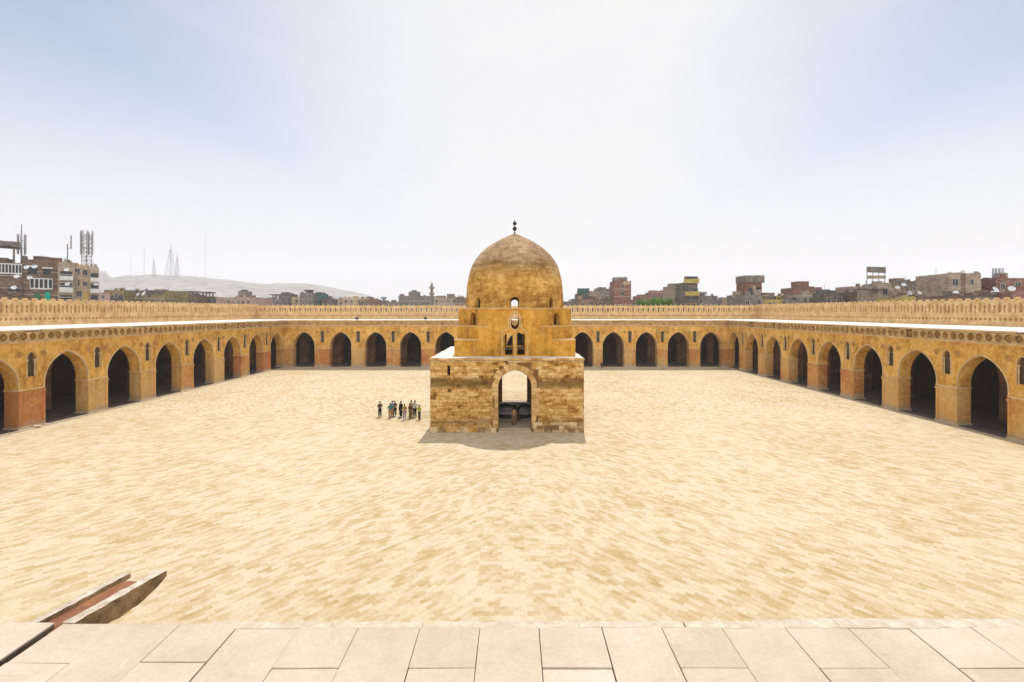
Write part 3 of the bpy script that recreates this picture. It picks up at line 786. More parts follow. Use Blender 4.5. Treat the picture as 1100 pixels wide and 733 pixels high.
            obj('ledge', bm, 'trim', kio)
    # raised frame round the triple window, front and back
    for s in (-1, 1):
        bm = bmesh.new(); F_ = 6.0
        fo = [(-1.32, 7.15), (-1.32, 9.35), (-1.12, 9.72), (-0.72, 9.92), (-0.62, 10.9), (-0.42, 11.36), (0, 11.66), (0.42, 11.36), (0.62, 10.9), (0.72, 9.92), (1.12, 9.72), (1.32, 9.35), (1.32, 7.15)]
        fi = [(-1.22, 7.15), (-1.22, 9.32), (-1.06, 9.63), (-0.63, 9.85), (-0.53, 10.88), (-0.36, 11.28), (0, 11.54), (0.36, 11.28), (0.53, 10.88), (0.63, 9.85), (1.06, 9.63), (1.22, 9.32), (1.22, 7.15)]
        y0, y1 = sorted((s*(F_+0.045), s*(F_-0.08)))
        prism(bm, [fo+list(reversed(fi))], y0, y1)
        l2 = [(-0.50, 10.15), (-0.34, 9.84), (0, 9.66), (0.34, 9.84), (0.50, 10.15), (0.50, 10.9), (0.35, 11.16), (0, 11.38), (-0.35, 11.16), (-0.50, 10.9)]
        l1 = [(-0.41, 10.18), (-0.28, 9.92), (0, 9.77), (0.28, 9.92), (0.41, 10.18), (0.41, 10.86), (0.29, 11.08), (0, 11.29), (-0.29, 11.08), (-0.41, 10.86)]
        prism(bm, [l2, list(reversed(l1))], y0, y1)
        tube(bm, [(0, s*(F_-0.02), 7.15), (0, s*(F_-0.02), 9.3)], 0.09, 8)
        obj('window_frame', bm, 'trim', kio)
    # dome shell
    key = [(5.40, 11.86), (5.41, 12.6), (5.40, 13.3), (5.35, 14.1), (5.24, 15.0), (5.04, 15.9), (4.73, 16.75), (4.28, 17.5), (3.72, 18.15), (3.05, 18.72), (2.30, 19.22), (1.52, 19.66), (0.82, 20.0), (0.28, 20.24), (0.0, 20.34)]
    def smooth_prof(k, m=3):
        o = []
        for i in range(len(k)-1):
            p0 = k[max(i-1, 0)]; p1 = k[i]; p2 = k[i+1]; p3 = k[min(i+2, len(k)-1)]
            for j in range(m):
                t = j/m
                o.append(tuple(0.5*((2*p1[q])+(-p0[q]+p2[q])*t+(2*p0[q]-5*p1[q]+4*p2[q]-p3[q])*t*t+(-p0[q]+3*p1[q]-3*p2[q]+p3[q])*t**3) for q in (0, 1)))
        return o+[k[-1]]
    outp = smooth_prof(key); inn = [(max(r_-0.38, 0.0), z-0.0 if z < 17 else z-0.55) for r_, z in key if r_ > 1.0]
    inn = inn+[(0.0, 19.2)]
    bm = bmesh.new(); prof = outp[:-1]+[(0.0, 20.34)]
    lathe(bm, [(inn[0][0], 11.86)]+prof, 72)
    # close with the inner surface
    n0 = len(bm.verts); lathe(bm, list(reversed(inn)), 72); bmesh.ops.remove_doubles(bm, verts=bm.verts, dist=0.001)
    bmesh.ops.recalc_face_normals(bm, faces=bm.faces)
    o = obj('dome', bm, 'dome', kio)
    cut(o, [cutter(arch(0, 0.85 if k == 0 else 0.66, 11.97 if k else 11.95, 12.62, 0.42, 4), a) for k, a in enumerate((0, math.pi/4, math.pi/2, 3*math.pi/4))])
    for p in o.data.polygons: p.use_smooth = True
    try: o.data.set_sharp_from_angle(angle=R(35))
    except Exception: pass
    # bronze finial
    bm = bmesh.new()
    pr = [(0.0, 20.25), (0.10, 20.28), (0.06, 20.5)]
    for cz, rr in ((20.86, 0.24), (21.46, 0.22)):
        pr += [(0.05, cz-rr-0.03)]+[(rr*math.cos(t), cz+rr*math.sin(t)) for t in [R(a) for a in (-70, -45, -20, 0, 20, 45, 70)]]+[(0.05, cz+rr+0.03)]
    pr += [(0.04, 21.85), (0.0, 21.98)]
    lathe(bm, pr, 14); obj('finial', bm, 'iron', kio, smooth=True)
kiosk()

def fountain():
    root = empty('fountain', (KX, KY, 0.3)); tag(root, 'wide octagonal fountain basin with dark inside, seen through the pavilion arch', 'fountain')
    o8 = lambda r_: [(r_*math.cos(R(22.5+45*k)), r_*math.sin(R(22.5+45*k))) for k in range(8)]
    bm = bmesh.new(); prism(bm, [o8(3.3), list(reversed(o8(3.05)))], 0.002, 0.42, 'z'); obj('basin_wall', bm, 'basin', root)
    bm = bmesh.new(); prism(bm, [o8(3.38), list(reversed(o8(2.98)))], 0.421, 0.50, 'z'); obj('rim', bm, 'marble', root)
    bm = bmesh.new(); prism(bm, [o8(3.04)], 0.05, 0.12, 'z'); obj('basin_floor', bm, 'basin', root)
    bm = bmesh.new(); lathe(bm, [(0.0, 0.12), (0.35, 0.125), (0.28, 0.35), (0.16, 0.5), (0.18, 0.75), (0.75, 0.88), (0.8, 0.95), (0.7, 0.96), (0, 0.86)], 16); obj('pedestal', bm, 'basin', root)
fountain()

# two small floodlights on the edge of the far roof and loose things
def floodlight(px, label):
    root = empty('floodlight', ((px-552)*0.1939, YF+0.3, TOP+0.0)); tag(root, label, 'floodlight', 'floodlights on the far roof edge')
    bm = bmesh.new(); box(bm, -0.12, 0.12, -0.1, 0.1, 0, 0.05); tube(bm, [(0, 0, 0.05), (0, 0, 0.25)], 0.03, 6); obj('bracket', bm, 'iron', root)
    bm = bmesh.new(); box(bm, -0.28, 0.28, -0.25, 0.05, 0.2, 0.55, rot=Matrix.Rotation(R(-35), 3, 'X')); obj('lamp_head', bm, 'iron', root)
for px, l_ in ((383, 'dark floodlight on the far roof edge, above the third arch from the left'), (457, 'dark floodlight on the far roof edge, just left of the dome')):
    floodlight(px, l_)

def debris():
    bm = bmesh.new(); box(bm, -0.42, 0.42, -0.09, 0.09, 0.004, 0.11, rot=Matrix.Rotation(R(8), 3, 'Z')); bmesh.ops.bevel(bm, geom=bm.edges[:], offset=0.02, segments=1, affect='EDGES')
    o = obj('stone_plank', bm, 'basestone', loc=((592-552)*CAMZ/(473.5-335), CAMZ*F/(473.5-335), 0)); tag(o, 'short brown plank lying in the shadow of the domed pavilion', 'plank')
    rd = random.Random(4); first = None
    for i, (px, fy, sc, lab) in enumerate(((40, 459.5, 0.28, 'larger pale stone at the foot of the red left pier'), (50, 457, 0.18, 'smaller pale stone at the foot of the red left pier'))):
        bm = bmesh.new(); g = bmesh.ops.create_icosphere(bm, subdivisions=2, radius=1)
        for v in g['verts']: v.co = Vector((v.co.x*1.5, v.co.y, v.co.z*0.6))*sc*rd.uniform(0.85, 1.1)
        o = obj('stone', bm, 'slab', loc=((px-552)*CAMZ/(fy-335), CAMZ*F/(fy-335), sc*0.45)); tag(o, lab, 'stone', 'loose stones by the left arcade')
debris()

# ---------------------------------------------------------------- people
def solid(name, rgb, rough=0.85):
    k = 'cloth_'+name
    if k not in M: M[k] = m_plain(k, C(*[c*0.8 for c in rgb]), C(*[min(1, c*1.15) for c in rgb]), 6, rough, 0)
    return k
def skin_mesh(name, verts, edges, mat, parent, sub=2):
    me = bpy.data.meshes.new(name); me.from_pydata([v[:3] for v in verts], edges, [])
    t = bpy.data.objects.new('tmp', me); col.objects.link(t)
    m = t.modifiers.new('skin', 'SKIN'); m.use_smooth_shade = True
    sv = me.skin_vertices[0].data
    for i, v in enumerate(verts):
        r_ = v[3]; sv[i].radius = (r_, r_*(v[4] if len(v) > 4 else 1)); sv[i].use_root = (i == 0)
    s = t.modifiers.new('sub', 'SUBSURF'); s.levels = sub; s.render_levels = sub
    res = evaluated(t); bpy.data.objects.remove(t); bpy.data.meshes.remove(me)
    res.name = name; res.materials.clear(); res.materials.append(M[mat])
    o = bpy.data.objects.new(name, res); col.objects.link(o); o.parent = parent; return o
M['skin_a'] = m_plain('skin_warm', C(0.30, 0.17, 0.10), C(0.40, 0.24, 0.15), 5, 0.6, 0)
M['hair'] = m_plain('dark_hair', C(0.010, 0.008, 0.006), C(0.03, 0.022, 0.016), 20, 0.7, 0)
def person(loc, rz, label, top, bottom, hgt=1.75, arms='down', coat=False, sit=False, group='visitors standing in the courtyard', skirt=False, head='hair'):
    root = empty('person', loc, rz); tag(root, label, 'person', group)
    k = hgt/1.75; root.scale = (k, k, k)
    dz = -0.52 if sit else 0
    P = 0.93+dz
    V = [(0, 0, P, .125, .8), (0, 0, P+.17, .115, .75), (0, 0.005, P+.38, .14, .75), (0, 0, P+.52, .075), (0, 0.01, P+.58, .055), (0, 0.025, P+.66, .082, 1.1), (0, 0.02, P+.765, .078, 1.1)]
    E = [(0, 1), (1, 2), (2, 3), (3, 4), (4, 5), (5, 6)]
    armV = {'down': ((.20, 0, P+.47), (.235, -0.02, P+.2), (.225, .07, P-.03), (.22, .09, P-.12)),
            'hips': ((.20, 0, P+.47), (.33, -0.05, P+.24), (.18, .10, P+.10), (.12, .13, P+.08)),
            'fold': ((.20, 0, P+.47), (.24, .05, P+.20), (.06, .20, P+.24), (-.02, .20, P+.25)),
            'phone': ((.20, 0, P+.47), (.22, .04, P+.22), (.12, .26, P+.40), (.09, .30, P+.46))}[arms]
    if sit: leg = ((.09, .02, P-.02), (.12, .42, P+.06), (.12, .46, .08), (.12, .58, .04))
    else: leg = ((.09, 0, P-.06), (.10, .02, .50), (.105, -.02, .09), (.12, .13, .045))
    AI = []; LI = []
    for s in (-1, 1):
        i = len(V)
        for p, r_ in zip(armV, (.058, .043, .032, .038)): V.append((s*p[0], p[1], p[2], r_))
        E += [(3, i), (i, i+1), (i+1, i+2), (i+2, i+3)]; AI.append(i)
        # thumb and fingers leave the palm
        hx, hy, hz = s*armV[3][0], armV[3][1], armV[3][2]; j = len(V)
        V.append((hx, hy+.03, hz-.075, .018)); E.append((i+3, j)); V.append((hx-s*.035, hy+.045, hz-.02, .013)); E.append((i+3, j+1))
        i = len(V)
        for p, r_ in zip(leg, (.085, .06, .042, .045)): V.append((s*p[0], p[1], p[2], r_))
        E += [(0, i), (i, i+1), (i+1, i+2), (i+2, i+3)]; LI.append(i)
    body = skin_mesh('body', V, E, 'skin_a', root, 1)
    # nose and ears are joined to the body mesh
    bm = bmesh.new(); bm.from_mesh(body.data); hz = P+.70
    def blob(c, r3):
        g = bmesh.ops.create_icosphere(bm, subdivisions=1, radius=1)
        for v in g['verts']: v.co = Vector((v.co.x*r3[0]+c[0], v.co.y*r3[1]+c[1], v.co.z*r3[2]+c[2]))
    blob((0, .115, hz-.01), (.013, .02, .025)); blob((.085, .02, hz), (.012, .02, .03)); blob((-.085, .02, hz), (.012, .02, .03))
    bm.to_mesh(body.data); bm.free()
    # shirt
    SV = [(0, 0, P-.05 if not coat else P-.45, .155 if not coat else .20, .85), (0, 0, P+.17, .135, .8), (0, .005, P+.38, .16, .78), (0, 0, P+.515, .09)]; SE = [(0, 1), (1, 2), (2, 3)]
    for s in (-1, 1):
        i = len(SV); n_ = 3 if coat or arms == 'fold' else 2
        for p, r_ in zip(armV[:n_], (.073, .058, .045)): SV.append((s*p[0]*0.95, p[1], p[2], r_*1.12))
        SE += [(3, i)]+[(i+q, i+q+1) for q in range(n_-1)]
    skin_mesh('shirt' if not coat else 'coat', SV, SE, top, root, 1)
    TV = [(0, 0, P, .14, .85)]; TE = []
    if skirt:
        TV = [(0, 0, P, .14, .85), (0, 0, .55, .19, .8), (0, 0, .15, .23, .8)]; TE = [(0, 1), (1, 2)]
    else:
        for s in (-1, 1):
            i = len(TV)
            for p, r_ in zip(leg[:3], (.10, .078, .062)): TV.append((s*p[0], p[1], p[2], r_*1.18))
            TE += [(0, i), (i, i+1), (i+1, i+2)]
    skin_mesh('skirt' if skirt else 'trousers', TV, TE, bottom, root, 1)
    bm = bmesh.new(); g = bmesh.ops.create_icosphere(bm, subdivisions=2, radius=1)
    for v in g['verts']: v.co = Vector((v.co.x*.098, v.co.y*.115-.012, v.co.z*.105+P+.745))
    bmesh.ops.delete(bm, geom=[v for v in bm.verts if v.co.z < P+.68 and v.co.y > -.03], context='VERTS')
    if head == 'scarf': box(bm, -.09, .09, -.13, -.05, P+.45, P+.72)
    obj('hair' if head == 'hair' else 'head_scarf', bm, 'hair' if head == 'hair' else head_m(head), root)
    for s in (-1, 1):
        bm = bmesh.new(); p = leg[3]; box(bm, s*p[0]-.045, s*p[0]+.045, p[1]-.17, p[1]+.10, 0.0, .085); bmesh.ops.bevel(bm, geom=bm.edges[:], offset=.02, segments=1, affect='EDGES')
        obj('shoe', bm, solid('shoe', (.03, .025, .02)), root)
    return root
def head_m(h): return solid('scarf', (.05, .04, .04))
def at(px, feet): Y = CAMZ*F/(feet-335); return ((px-552)*Y/F, Y, 0.0)
PPL = [
 (408.1, 448.4, 200, 'person in dark brown top and black trousers standing apart, left of the group', (.055, .04, .03), (.008, .008, .01), 1.74, 'fold', False, False),
 (419.0, 449.4, 30, 'person in teal shirt and tan trousers at the left end of the group', (.02, .17, .17), (.42, .24, .13), 1.62, 'hips', False, False),
 (421.4, 447.8, 160, 'person in blue grey shirt behind the one in teal', (.16, .24, .34), (.36, .20, .16), 1.75, 'down', False, False),
 (424.0, 447.4, 190, 'person in dark maroon top and black trousers behind the teal shirt', (.075, .025, .03), (.01, .01, .012), 1.72, 'down', False, False),
 (430.6, 448.5, 150, 'person in long black coat in the middle of the group', (.010, .010, .014), (.008, .008, .01), 1.78, 'down', True, False),
 (434.6, 451.4, 10, 'person in mustard jacket and pale lilac trousers with back to the viewer', (.34, .22, .06), (.36, .31, .36), 1.70, 'down', False, False),
 (440.6, 450.0, 340, 'person in maroon top and brown patterned trousers right of the mustard jacket', (.10, .03, .025), (.20, .12, .07), 1.62, 'down', False, False),
 (441.8, 447.3, 200, 'person in peach shirt standing at the back of the group', (.56, .33, .20), (.25, .16, .10), 1.76, 'fold', False, False),
 (445.7, 448.6, 170, 'tall person in pale green and white top and black trousers', (.46, .50, .40), (.01, .01, .014), 1.84, 'down', False, False),
 (450.4, 450.9, 320, 'person in lime green shirt at the right end of the group', (.30, .42, .03), (.06, .045, .03), 1.58, 'hips', False, False)]
for i, (px, fy, rz, lab, tc_, bc_, hh, arms, coat, skirt) in enumerate(PPL):
    person(at(px, fy), R(rz), lab, solid('top%d' % i, tc_), solid('bottom%d' % i, bc_), hh, arms, coat, skirt=skirt)
person((0.02, 45.2, 0.30), R(185), 'person in golden brown shirt standing in the pavilion doorway', solid('kt', (.40, .25, .09)), solid('kb', (.20, .12, .06)), 1.72, 'down', False, group='people in the pavilion doorway')
person((0.42, 46.9, 0.30), R(160), 'person in dark clothes just behind the golden brown shirt in the doorway', solid('kt2', (.03, .02, .02)), solid('kb2', (.08, .05, .03)), 1.78, 'down', False, group='people in the pavilion doorway')
person(((646.6-552)*0.191, 93.6, 0.09), R(180), 'person in black sitting at the foot of a far arcade pier right of the dome', solid('s1', (.012, .012, .015)), solid('s2', (.01, .01, .012)), 1.7, 'down', False, sit=True, group=None)

# ---------------------------------------------------------------- hills and the masts on them
def hills():
    prof = [(-260, 300), (-120, 297), (0, 296), (60, 294), (100, 291), (113, 291), (119, 299), (134, 296.5), (148, 296), (161, 294.3), (177, 295.5), (200, 296.5), (219, 298), (240, 300), (255, 302), (272, 304.5), (288, 306), (300, 304.5), (325, 304), (344, 306.7), (360, 309.5), (376, 312.5), (388, 315), (396, 317), (402, 321), (412, 326), (440, 330), (520, 334)]
    D = 1650.0; n = 190; rows = 22; bm = bmesh.new(); rnd = random.Random(3)
    def prof_at(px):
        for (a, ya), (b, yb) in zip(prof, prof[1:]):
            if a <= px <= b: return ya+(yb-ya)*(px-a)/(b-a)
        return 335
    from mathutils import noise
    grid = []
    for j in range(rows+6):
        row = []
        t = j/rows                              # 1 at the ridge
        Y = 1050+(D-1050)*t
        for i in range(n+1):
            px = -260+780*i/n
            X = (px-552)*D/F*(0.72+0.28*min(t, 1.0))
            hr = 11.55+(335-prof_at(px))*D/F
            if t <= 1:
                q = t**1.25; step = 0.5*q+0.5*(math.floor(q*6)+min(1, (q*6 % 1)*2.2))/6.0
                z = hr*min(1, step)
            else: z = hr*max(0, 1-(t-1)*4.5)
            nn = noise.fractal(Vector((X*0.006, Y*0.006, 0)), 1.0, 2.0, 5)
            z += nn*(16 if 0 < t < 0.95 else 2.5)*min(1, hr/60)
            row.append(bm.verts.new((X, Y, max(z, -0.5) if t > 0 else -0.6)))
        grid.append(row)
    for a, b in zip(grid, grid[1:]):
        for i in range(n): bm.faces.new([a[i], a[i+1], b[i+1], b[i]])
    o = obj('hills', bm, 'hill'); o['kind'] = 'structure'
hills()
def mast(px, ytop, ybase, D, wpx, label, lattice=True):
    s = D/F; X = (px-552)*s; zb = CAMZ+(335-ybase)*s-8; zt = CAMZ+(335-ytop)*s; hb = wpx*s/2
    root = empty('radio_mast', (X, D, zb)); tag(root, label, 'radio mast', 'masts on the far hill')
    bm = bmesh.new(); H = zt-zb
    if lattice:
        nl = 7
        c = lambda t, k: (hb*(1-t*0.85)*(1 if k in (0, 1) else -1), hb*(1-t*0.85)*(1 if k in (1, 2) else -1), H*0.82*t)
        for k in range(4): tube(bm, [c(0, k), c(1, k)], 0.03*hb+0.22, 4)
        for i in range(nl):
            for k in range(4):
                tube(bm, [c(i/nl, k), c((i+1)/nl, (k+1) % 4)], 0.26, 3); tube(bm, [c(i/nl, (k+1) % 4), c((i+1)/nl, k)], 0.26, 3); tube(bm, [c(i/nl, k), c(i/nl, (k+1) % 4)], 0.26, 3)
        obj('lattice', bm, 'steel', root); bm = bmesh.new(); tube(bm, [(0, 0, H*0.8), (0, 0, H)], [0.9, 0.4], 5); obj('aerial', bm, 'steel', root)
    else:
        tube(bm, [(0, 0, 0), (0, 0, H)], [0.5, 0.35], 5); obj('pole', bm, 'steel', root)
        bm = bmesh.new()
        for a in (0.3, 2.4, 4.5):
            tube(bm, [(0, 0, H*0.9), (math.cos(a)*H*0.25, math.sin(a)*H*0.25, 0)], 0.12, 3)
        obj('guy_wires', bm, 'steel', root)
mast(140.5, 275, 297, 1600, 1.5, 'thin mast leftmost on the hill', False)
mast(155, 264, 296, 1600, 1.5, 'thin tall mast second from left on the hill', False)
mast(165.3, 275, 296, 1600, 3.2, 'short lattice mast left of the big lattice tower on the hill')
mast(183.3, 261, 296, 1580, 7.5, 'biggest lattice tower on the hill')
mast(190.3, 271, 297, 1600, 4, 'narrow lattice tower just right of the biggest one')
mast(220.8, 250, 299, 1600, 1.5, 'tallest thin mast, rightmost on the hill', False)

# ---------------------------------------------------------------- city round the mosque
def win_bm(w_, h_):
    bm = bmesh.new(); f = 0.14
    prism(bm, [[(-w_/2-f, -f), (w_/2+f, -f), (w_/2+f, h_+f), (-w_/2-f, h_+f)], [(-w_/2, 0), (-w_/2, h_), (w_/2, h_), (w_/2, 0)]], -0.16, 0.0, mi=0)
    box(bm, -w_/2, w_/2, -0.05, -0.01, 0, h_, mi=1); box(bm, -0.04, 0.04, -0.10, -0.05, 0, h_, mi=0)
    return bm
WIN = {}
def house(px0, px1, ytop, D, mat, label, wins=0, dep=None, name='apartment_block', extras=(), cat='building', rows=None, seed=None, roofbits=True, line=False, group='city houses beyond the parapet'):
    """a block with a real front width, height and depth; px and ytop only fix its size at its distance D"""
    s = D/F; x0, x1 = (px0-552)*s, (px1-552)*s; w_ = x1-x0; zt = CAMZ+(335-ytop)*s; dep = dep or max(8, min(16, w_*0.8))
    rnd = random.Random(seed if seed is not None else int(px0*13+ytop*7))
    mid = ((x0+x1)/2, D, -0.3); rz = 0.0
    if line:                                   # the left row runs obliquely away from the mosque
        def on(px):
            k = (px-552)/F; t = (k*130+118.6)/(0.67-0.74*k); return Vector((-118.6+0.67*t, 130+0.74*t))
        p0, p1 = on(px0), on(px1); w_ = (p1-p0).length; m_ = (p0+p1)/2+Vector((0.74, -0.67))*line*0.01
        mid = (m_.x, m_.y, -0.3); rz = math.atan2(0.74, 0.67); zt = CAMZ+(335-ytop)*m_.y/F
    root = empty(name, mid, rz); tag(root, label, cat, group)
    H = zt+0.3; hw = w_/2
    bm = bmesh.new(); box(bm, -hw, hw, 0, dep, 0, H-0.9)
    # roof parapet as four low walls of uneven height
    for a in ((-hw, hw, 0, 0.25), (-hw, hw, dep-0.25, dep), (-hw, -hw+0.25, 0.25, dep-0.25), (hw-0.25, hw, 0.25, dep-0.25)):
        box(bm, a[0], a[1], a[2], a[3], H-0.9, H-rnd.uniform(0, 0.35))
    for q in range(rnd.randint(1, 3)):       # broken piers / stair heads in the same wall mass
        cx = rnd.uniform(-hw*0.8, hw*0.8); bw = min(rnd.uniform(0.3, 0.7), hw*0.3); box(bm, cx-bw, cx+bw, 0.02, 0.4, H-0.5, H+rnd.uniform(0.1, 0.8))
    obj('wall', bm, mat, root)
    fl = 3.1; vis = H-max(0, 9.0)
    nr = rows or max(1, int((zt-11.5)/fl)+1)
    if wins:
        for r_ in range(nr):
            for c in range(wins):
                if rnd.random() < 0.18: continue
                x = -hw+w_*(c+0.5)/wins+rnd.uniform(-0.2, 0.2); z = H-2.9-fl*r_+rnd.uniform(-0.1, 0.1)
                k = rnd.choice(((1.0, 1.4), (1.3, 1.5), (0.8, 1.1))); k = (min(k[0], w_/wins*0.6), k[1])
                key = (round(k[0], 1), k[1])
                if key not in WIN:
                    WIN[key] = obj('window', win_bm(*key), ['wframe', 'glass'], root, (x, 0, z))
                else: copy_child(WIN[key], root, (x, 0, z))
    # slab lines between storeys
    bd0 = None
    for r_ in range(nr):
        if bd0 is None:
            bm = bmesh.new(); box(bm, -hw-0.05, hw+0.05, -0.07, 0.0, -0.125, 0.125); bd0 = obj('floor_band', bm, 'wframe' if mat != 'b_dark' else 'b_grey', root, (0, 0, H-3.475))
        else: copy_child(bd0, root, (0, 0, H-3.475-fl*r_))
    if roofbits and w_ > 6:
        bm = bmesh.new(); rx = rnd.uniform(-hw*0.5, hw*0.5); rw = rnd.uniform(1, 1.8); box(bm, rx-rw, rx+rw, dep*0.4, dep*0.4+3, H-0.9, H+rnd.uniform(0.6, 1.5))
        obj('stair_head', bm, mat, root)
    for q in range(rnd.randint(2, 5) if w_ > 5 else 1):        # clutter on the roof
        cx = rnd.uniform(-hw*0.9, hw*0.9); cy = rnd.uniform(0.8, 4.0); t = rnd.random(); bm = bmesh.new()
        if t < 0.3:
            tube(bm, [(cx, cy, H-0.9), (cx, cy, H+rnd.uniform(1.0, 2.6))], 0.05, 4); tube(bm, [(cx-0.6, cy, H+0.9), (cx+0.6, cy, H+0.9)], 0.03, 3); obj('aerial', bm, 'steel', root)
        elif t < 0.55:
            r0 = rnd.uniform(0.4, 0.7); lathe(bm, [(0, H-0.6), (r0, H-0.6), (r0, H+0.5), (r0*0.5, H+0.75), (0, H+0.8)], 10, (cx, cy)); obj('water_tank', bm, rnd.choice(('b_dark', 'white', 'b_grey')), root)
        elif t < 0.8:
            a, b_ = rnd.uniform(0.6, 1.6), rnd.uniform(0.2, 1.0); box(bm, cx-a, cx+a, cy, cy+0.12, H-0.9, H+b_, rot=Matrix.Rotation(R(rnd.uniform(-6, 6)), 3, 'Y')); obj('scrap_board', bm, rnd.choice(('b_brown', 'b_dark', 'b_beige', 'b_tan')), root)
        else:
            a = rnd.uniform(0.7, 1.5); box(bm, cx-a, cx+a, cy, cy+2, H-0.9, H+rnd.uniform(0.3, 1.2)); obj('roof_shed', bm, rnd.choice(('b_brown', 'b_grey', 'b_red', 'b_beige')), root)
    for e in extras: e(root, hw, H, dep)
    return root
def balcony(x0, x1, z, h=1.0, mat='white', deep=1.1):       # x as fraction of half width
    def f(root, hw, H, dep):
        bm = bmesh.new(); a, b = x0*hw, x1*hw; zz = H+z
        box(bm, a, b, -deep, -0.0, zz-0.18, zz); box(bm, a, b, -deep, -deep+0.12, zz, zz+h); box(bm, a, a+0.12, -deep+0.12, 0, zz, zz+h); box(bm, b-0.12, b, -deep+0.12, 0, zz, zz+h)
        bal = obj('balcony', bm, mat, root)
        bm = bmesh.new(); box(bm, a+0.15, b-0.15, -0.06, -0.001, zz+0.02, zz+2.3); obj('opening', bm, 'glass', bal)
    return f
def wband(x0, x1, z0, z1, mat='white', n=6):
    def f(root, hw, H, dep):
        bm = bmesh.new(); a, b = x0*hw, x1*hw; w_ = (b-a)/n
        loops = [[(a, H+z0), (b, H+z0), (b, H+z1), (a, H+z1)]]
        for i in range(n): loops.append([(a+w_*(i+.15), H+z0+.35), (a+w_*(i+.15), H+z1-.3), (a+w_*(i+.85), H+z1-.3), (a+w_*(i+.85), H+z0+.35)])
        prism(bm, loops, -0.35, -0.2); fr = obj('window_band', bm, mat, root)
        bm = bmesh.new(); box(bm, a+.05, b-.05, -0.2, -0.002, H+z0+.05, H+z1-.05); obj('glass', bm, 'glass', fr)
    return f
def panel(x0, x1, z0, z1, mat, name='shutter', proud=0.2):
    def f(root, hw, H, dep):
        bm = bmesh.new(); box(bm, x0*hw, x1*hw, -proud, -0.002, H+z0, H+z1); obj(name, bm, mat, root)
    return f
def slab_on_posts(x0, x1, z, up, mat='b_grey', thick=0.9, yd=3.0, over=0.5):
    def f(root, hw, H, dep):
        a, b = x0*hw, x1*hw
        for x in (a+0.6, b-0.6):
            for y in (0.5, yd): bm = bmesh.new(); box(bm, x-0.2, x+0.2, y-0.2, y+0.2, H+z-1, H+z+up); obj('post', bm, mat, root)
        bm = bmesh.new(); box(bm, a-over, b+over, -over, yd+over, H+z+up, H+z+up+thick); obj('roof_slab', bm, mat, root)
    return f
def block(x0, x1, up, mat, name='roof_room', y0=1.0, y1=5.0, z=-0.9):
    def f(root, hw, H, dep):
        bm = bmesh.new(); box(bm, x0*hw, x1*hw, y0, y1, H+z, H+up); obj(name, bm, mat, root)
    return f
def dish(px, py, D, dia, label, rz=None):
    s = D/F; root = empty('satellite_dish', ((px-552)*s, D, CAMZ+(335-py)*s), R(rz if rz is not None else random.uniform(-40, 40)))
    tag(root, label, 'satellite dish', 'satellite dishes on the city houses')
    bm = bmesh.new(); r_ = dia/2
    lathe(bm, [(0, 0), (r_*0.5, r_*0.07), (r_, r_*0.28), (r_, r_*0.32), (r_*0.5, r_*0.11), (0, r_*0.04)], 14)
    bmesh.ops.rotate(bm, verts=bm.verts, cent=(0, 0, 0), matrix=Matrix.Rotation(R(58), 3, 'X')); obj('reflector', bm, 'dish', root)
    bm = bmesh.new(); tube(bm, [(0, 0.05, -0.02), (0, 0.25, -r_*0.5), (0, 0.35, -r_-0.35)], 0.05, 5); tube(bm, [(0, -r_*0.1, -r_*0.8), (0, -r_*0.95, -r_*0.1)], 0.03, 4); obj('mount', bm, 'steel', root)

# --- left apartment block
DL = 130
house(-40, 24, 281, DL, 'b_brown', 'big brown apartment block at the far left with a white glazed window band', 0, line=1, dep=14, rows=5, seed=1, roofbits=False,
      extras=[wband(0.15, 0.98, -3.0, -0.3, n=7), balcony(0.45, 0.98, -8.4, 0.9, 'b_brown'), balcony(0.5, 0.96, -11.6, 0.9, 'b_brown'), slab_on_posts(-0.1, 0.82, 0.0, 4.0, 'b_grey', 1.4, 5)])
house(24, 62, 278, DL+0.6, 'b_brown', 'brown apartment block left of centre of the far-left row, with teal shutter', 0, line=-40, dep=14, rows=5, seed=2,
      extras=[wband(-0.6, 0.7, -8.2, -5.2, n=5), panel(0.25, 0.55, -11.6, -8.9, 'teal'), panel(-0.35, 0.0, -11.6, -9.2, 'green'),
              panel(-0.7, -0.2, -4.2, -2.4, 'glass', 'window', 0.1), panel(0.15, 0.6, -4.2, -2.7, 'glass', 'window', 0.1),
              panel(-0.75, -0.15, -2.35, -2.0, 'white', 'awning', 1.3), panel(0.1, 0.7, -2.65, -2.3, 'white', 'awning', 1.3)])
house(62, 80, 281.5, DL-1.2, 'b_beige', 'beige apartment block with dark balconies, second from the right of the far-left row', 0, line=60, dep=12, rows=5, seed=3, roofbits=False,
      extras=[balcony(-0.85, 0.75, -4.9, 1.0, 'white'), balcony(-0.85, 0.75, -8.2, 1.2, 'white'), balcony(-0.85, 0.75, -11.4, 1.0, 'b_grey')])
house(80, 96, 284, DL+0.2, 'b_tan', 'tan apartment block between two balconied blocks at left', 2, line=-30, dep=12, rows=4, seed=4, roofbits=False,
      extras=[panel(-0.95, -0.55, -7.2, -2.2, 'b_beige', 'pier', 0.25), panel(0.2, 0.9, -10.5, -7.6, 'yellow', 'painted_panel', 0.15)])
house(96, 106, 286.5, DL-1.0, 'b_beige', 'narrow balconied block at the right end of the far-left row', 0, line=50, dep=12, rows=4, seed=5, roofbits=False,
      extras=[balcony(-0.9, 0.95, -4.2, 1.0, 'white'), balcony(-0.9, 0.95, -7.3, 1.0, 'white'), balcony(-0.9, 0.95, -10.4, 1.0, 'b_beige')])
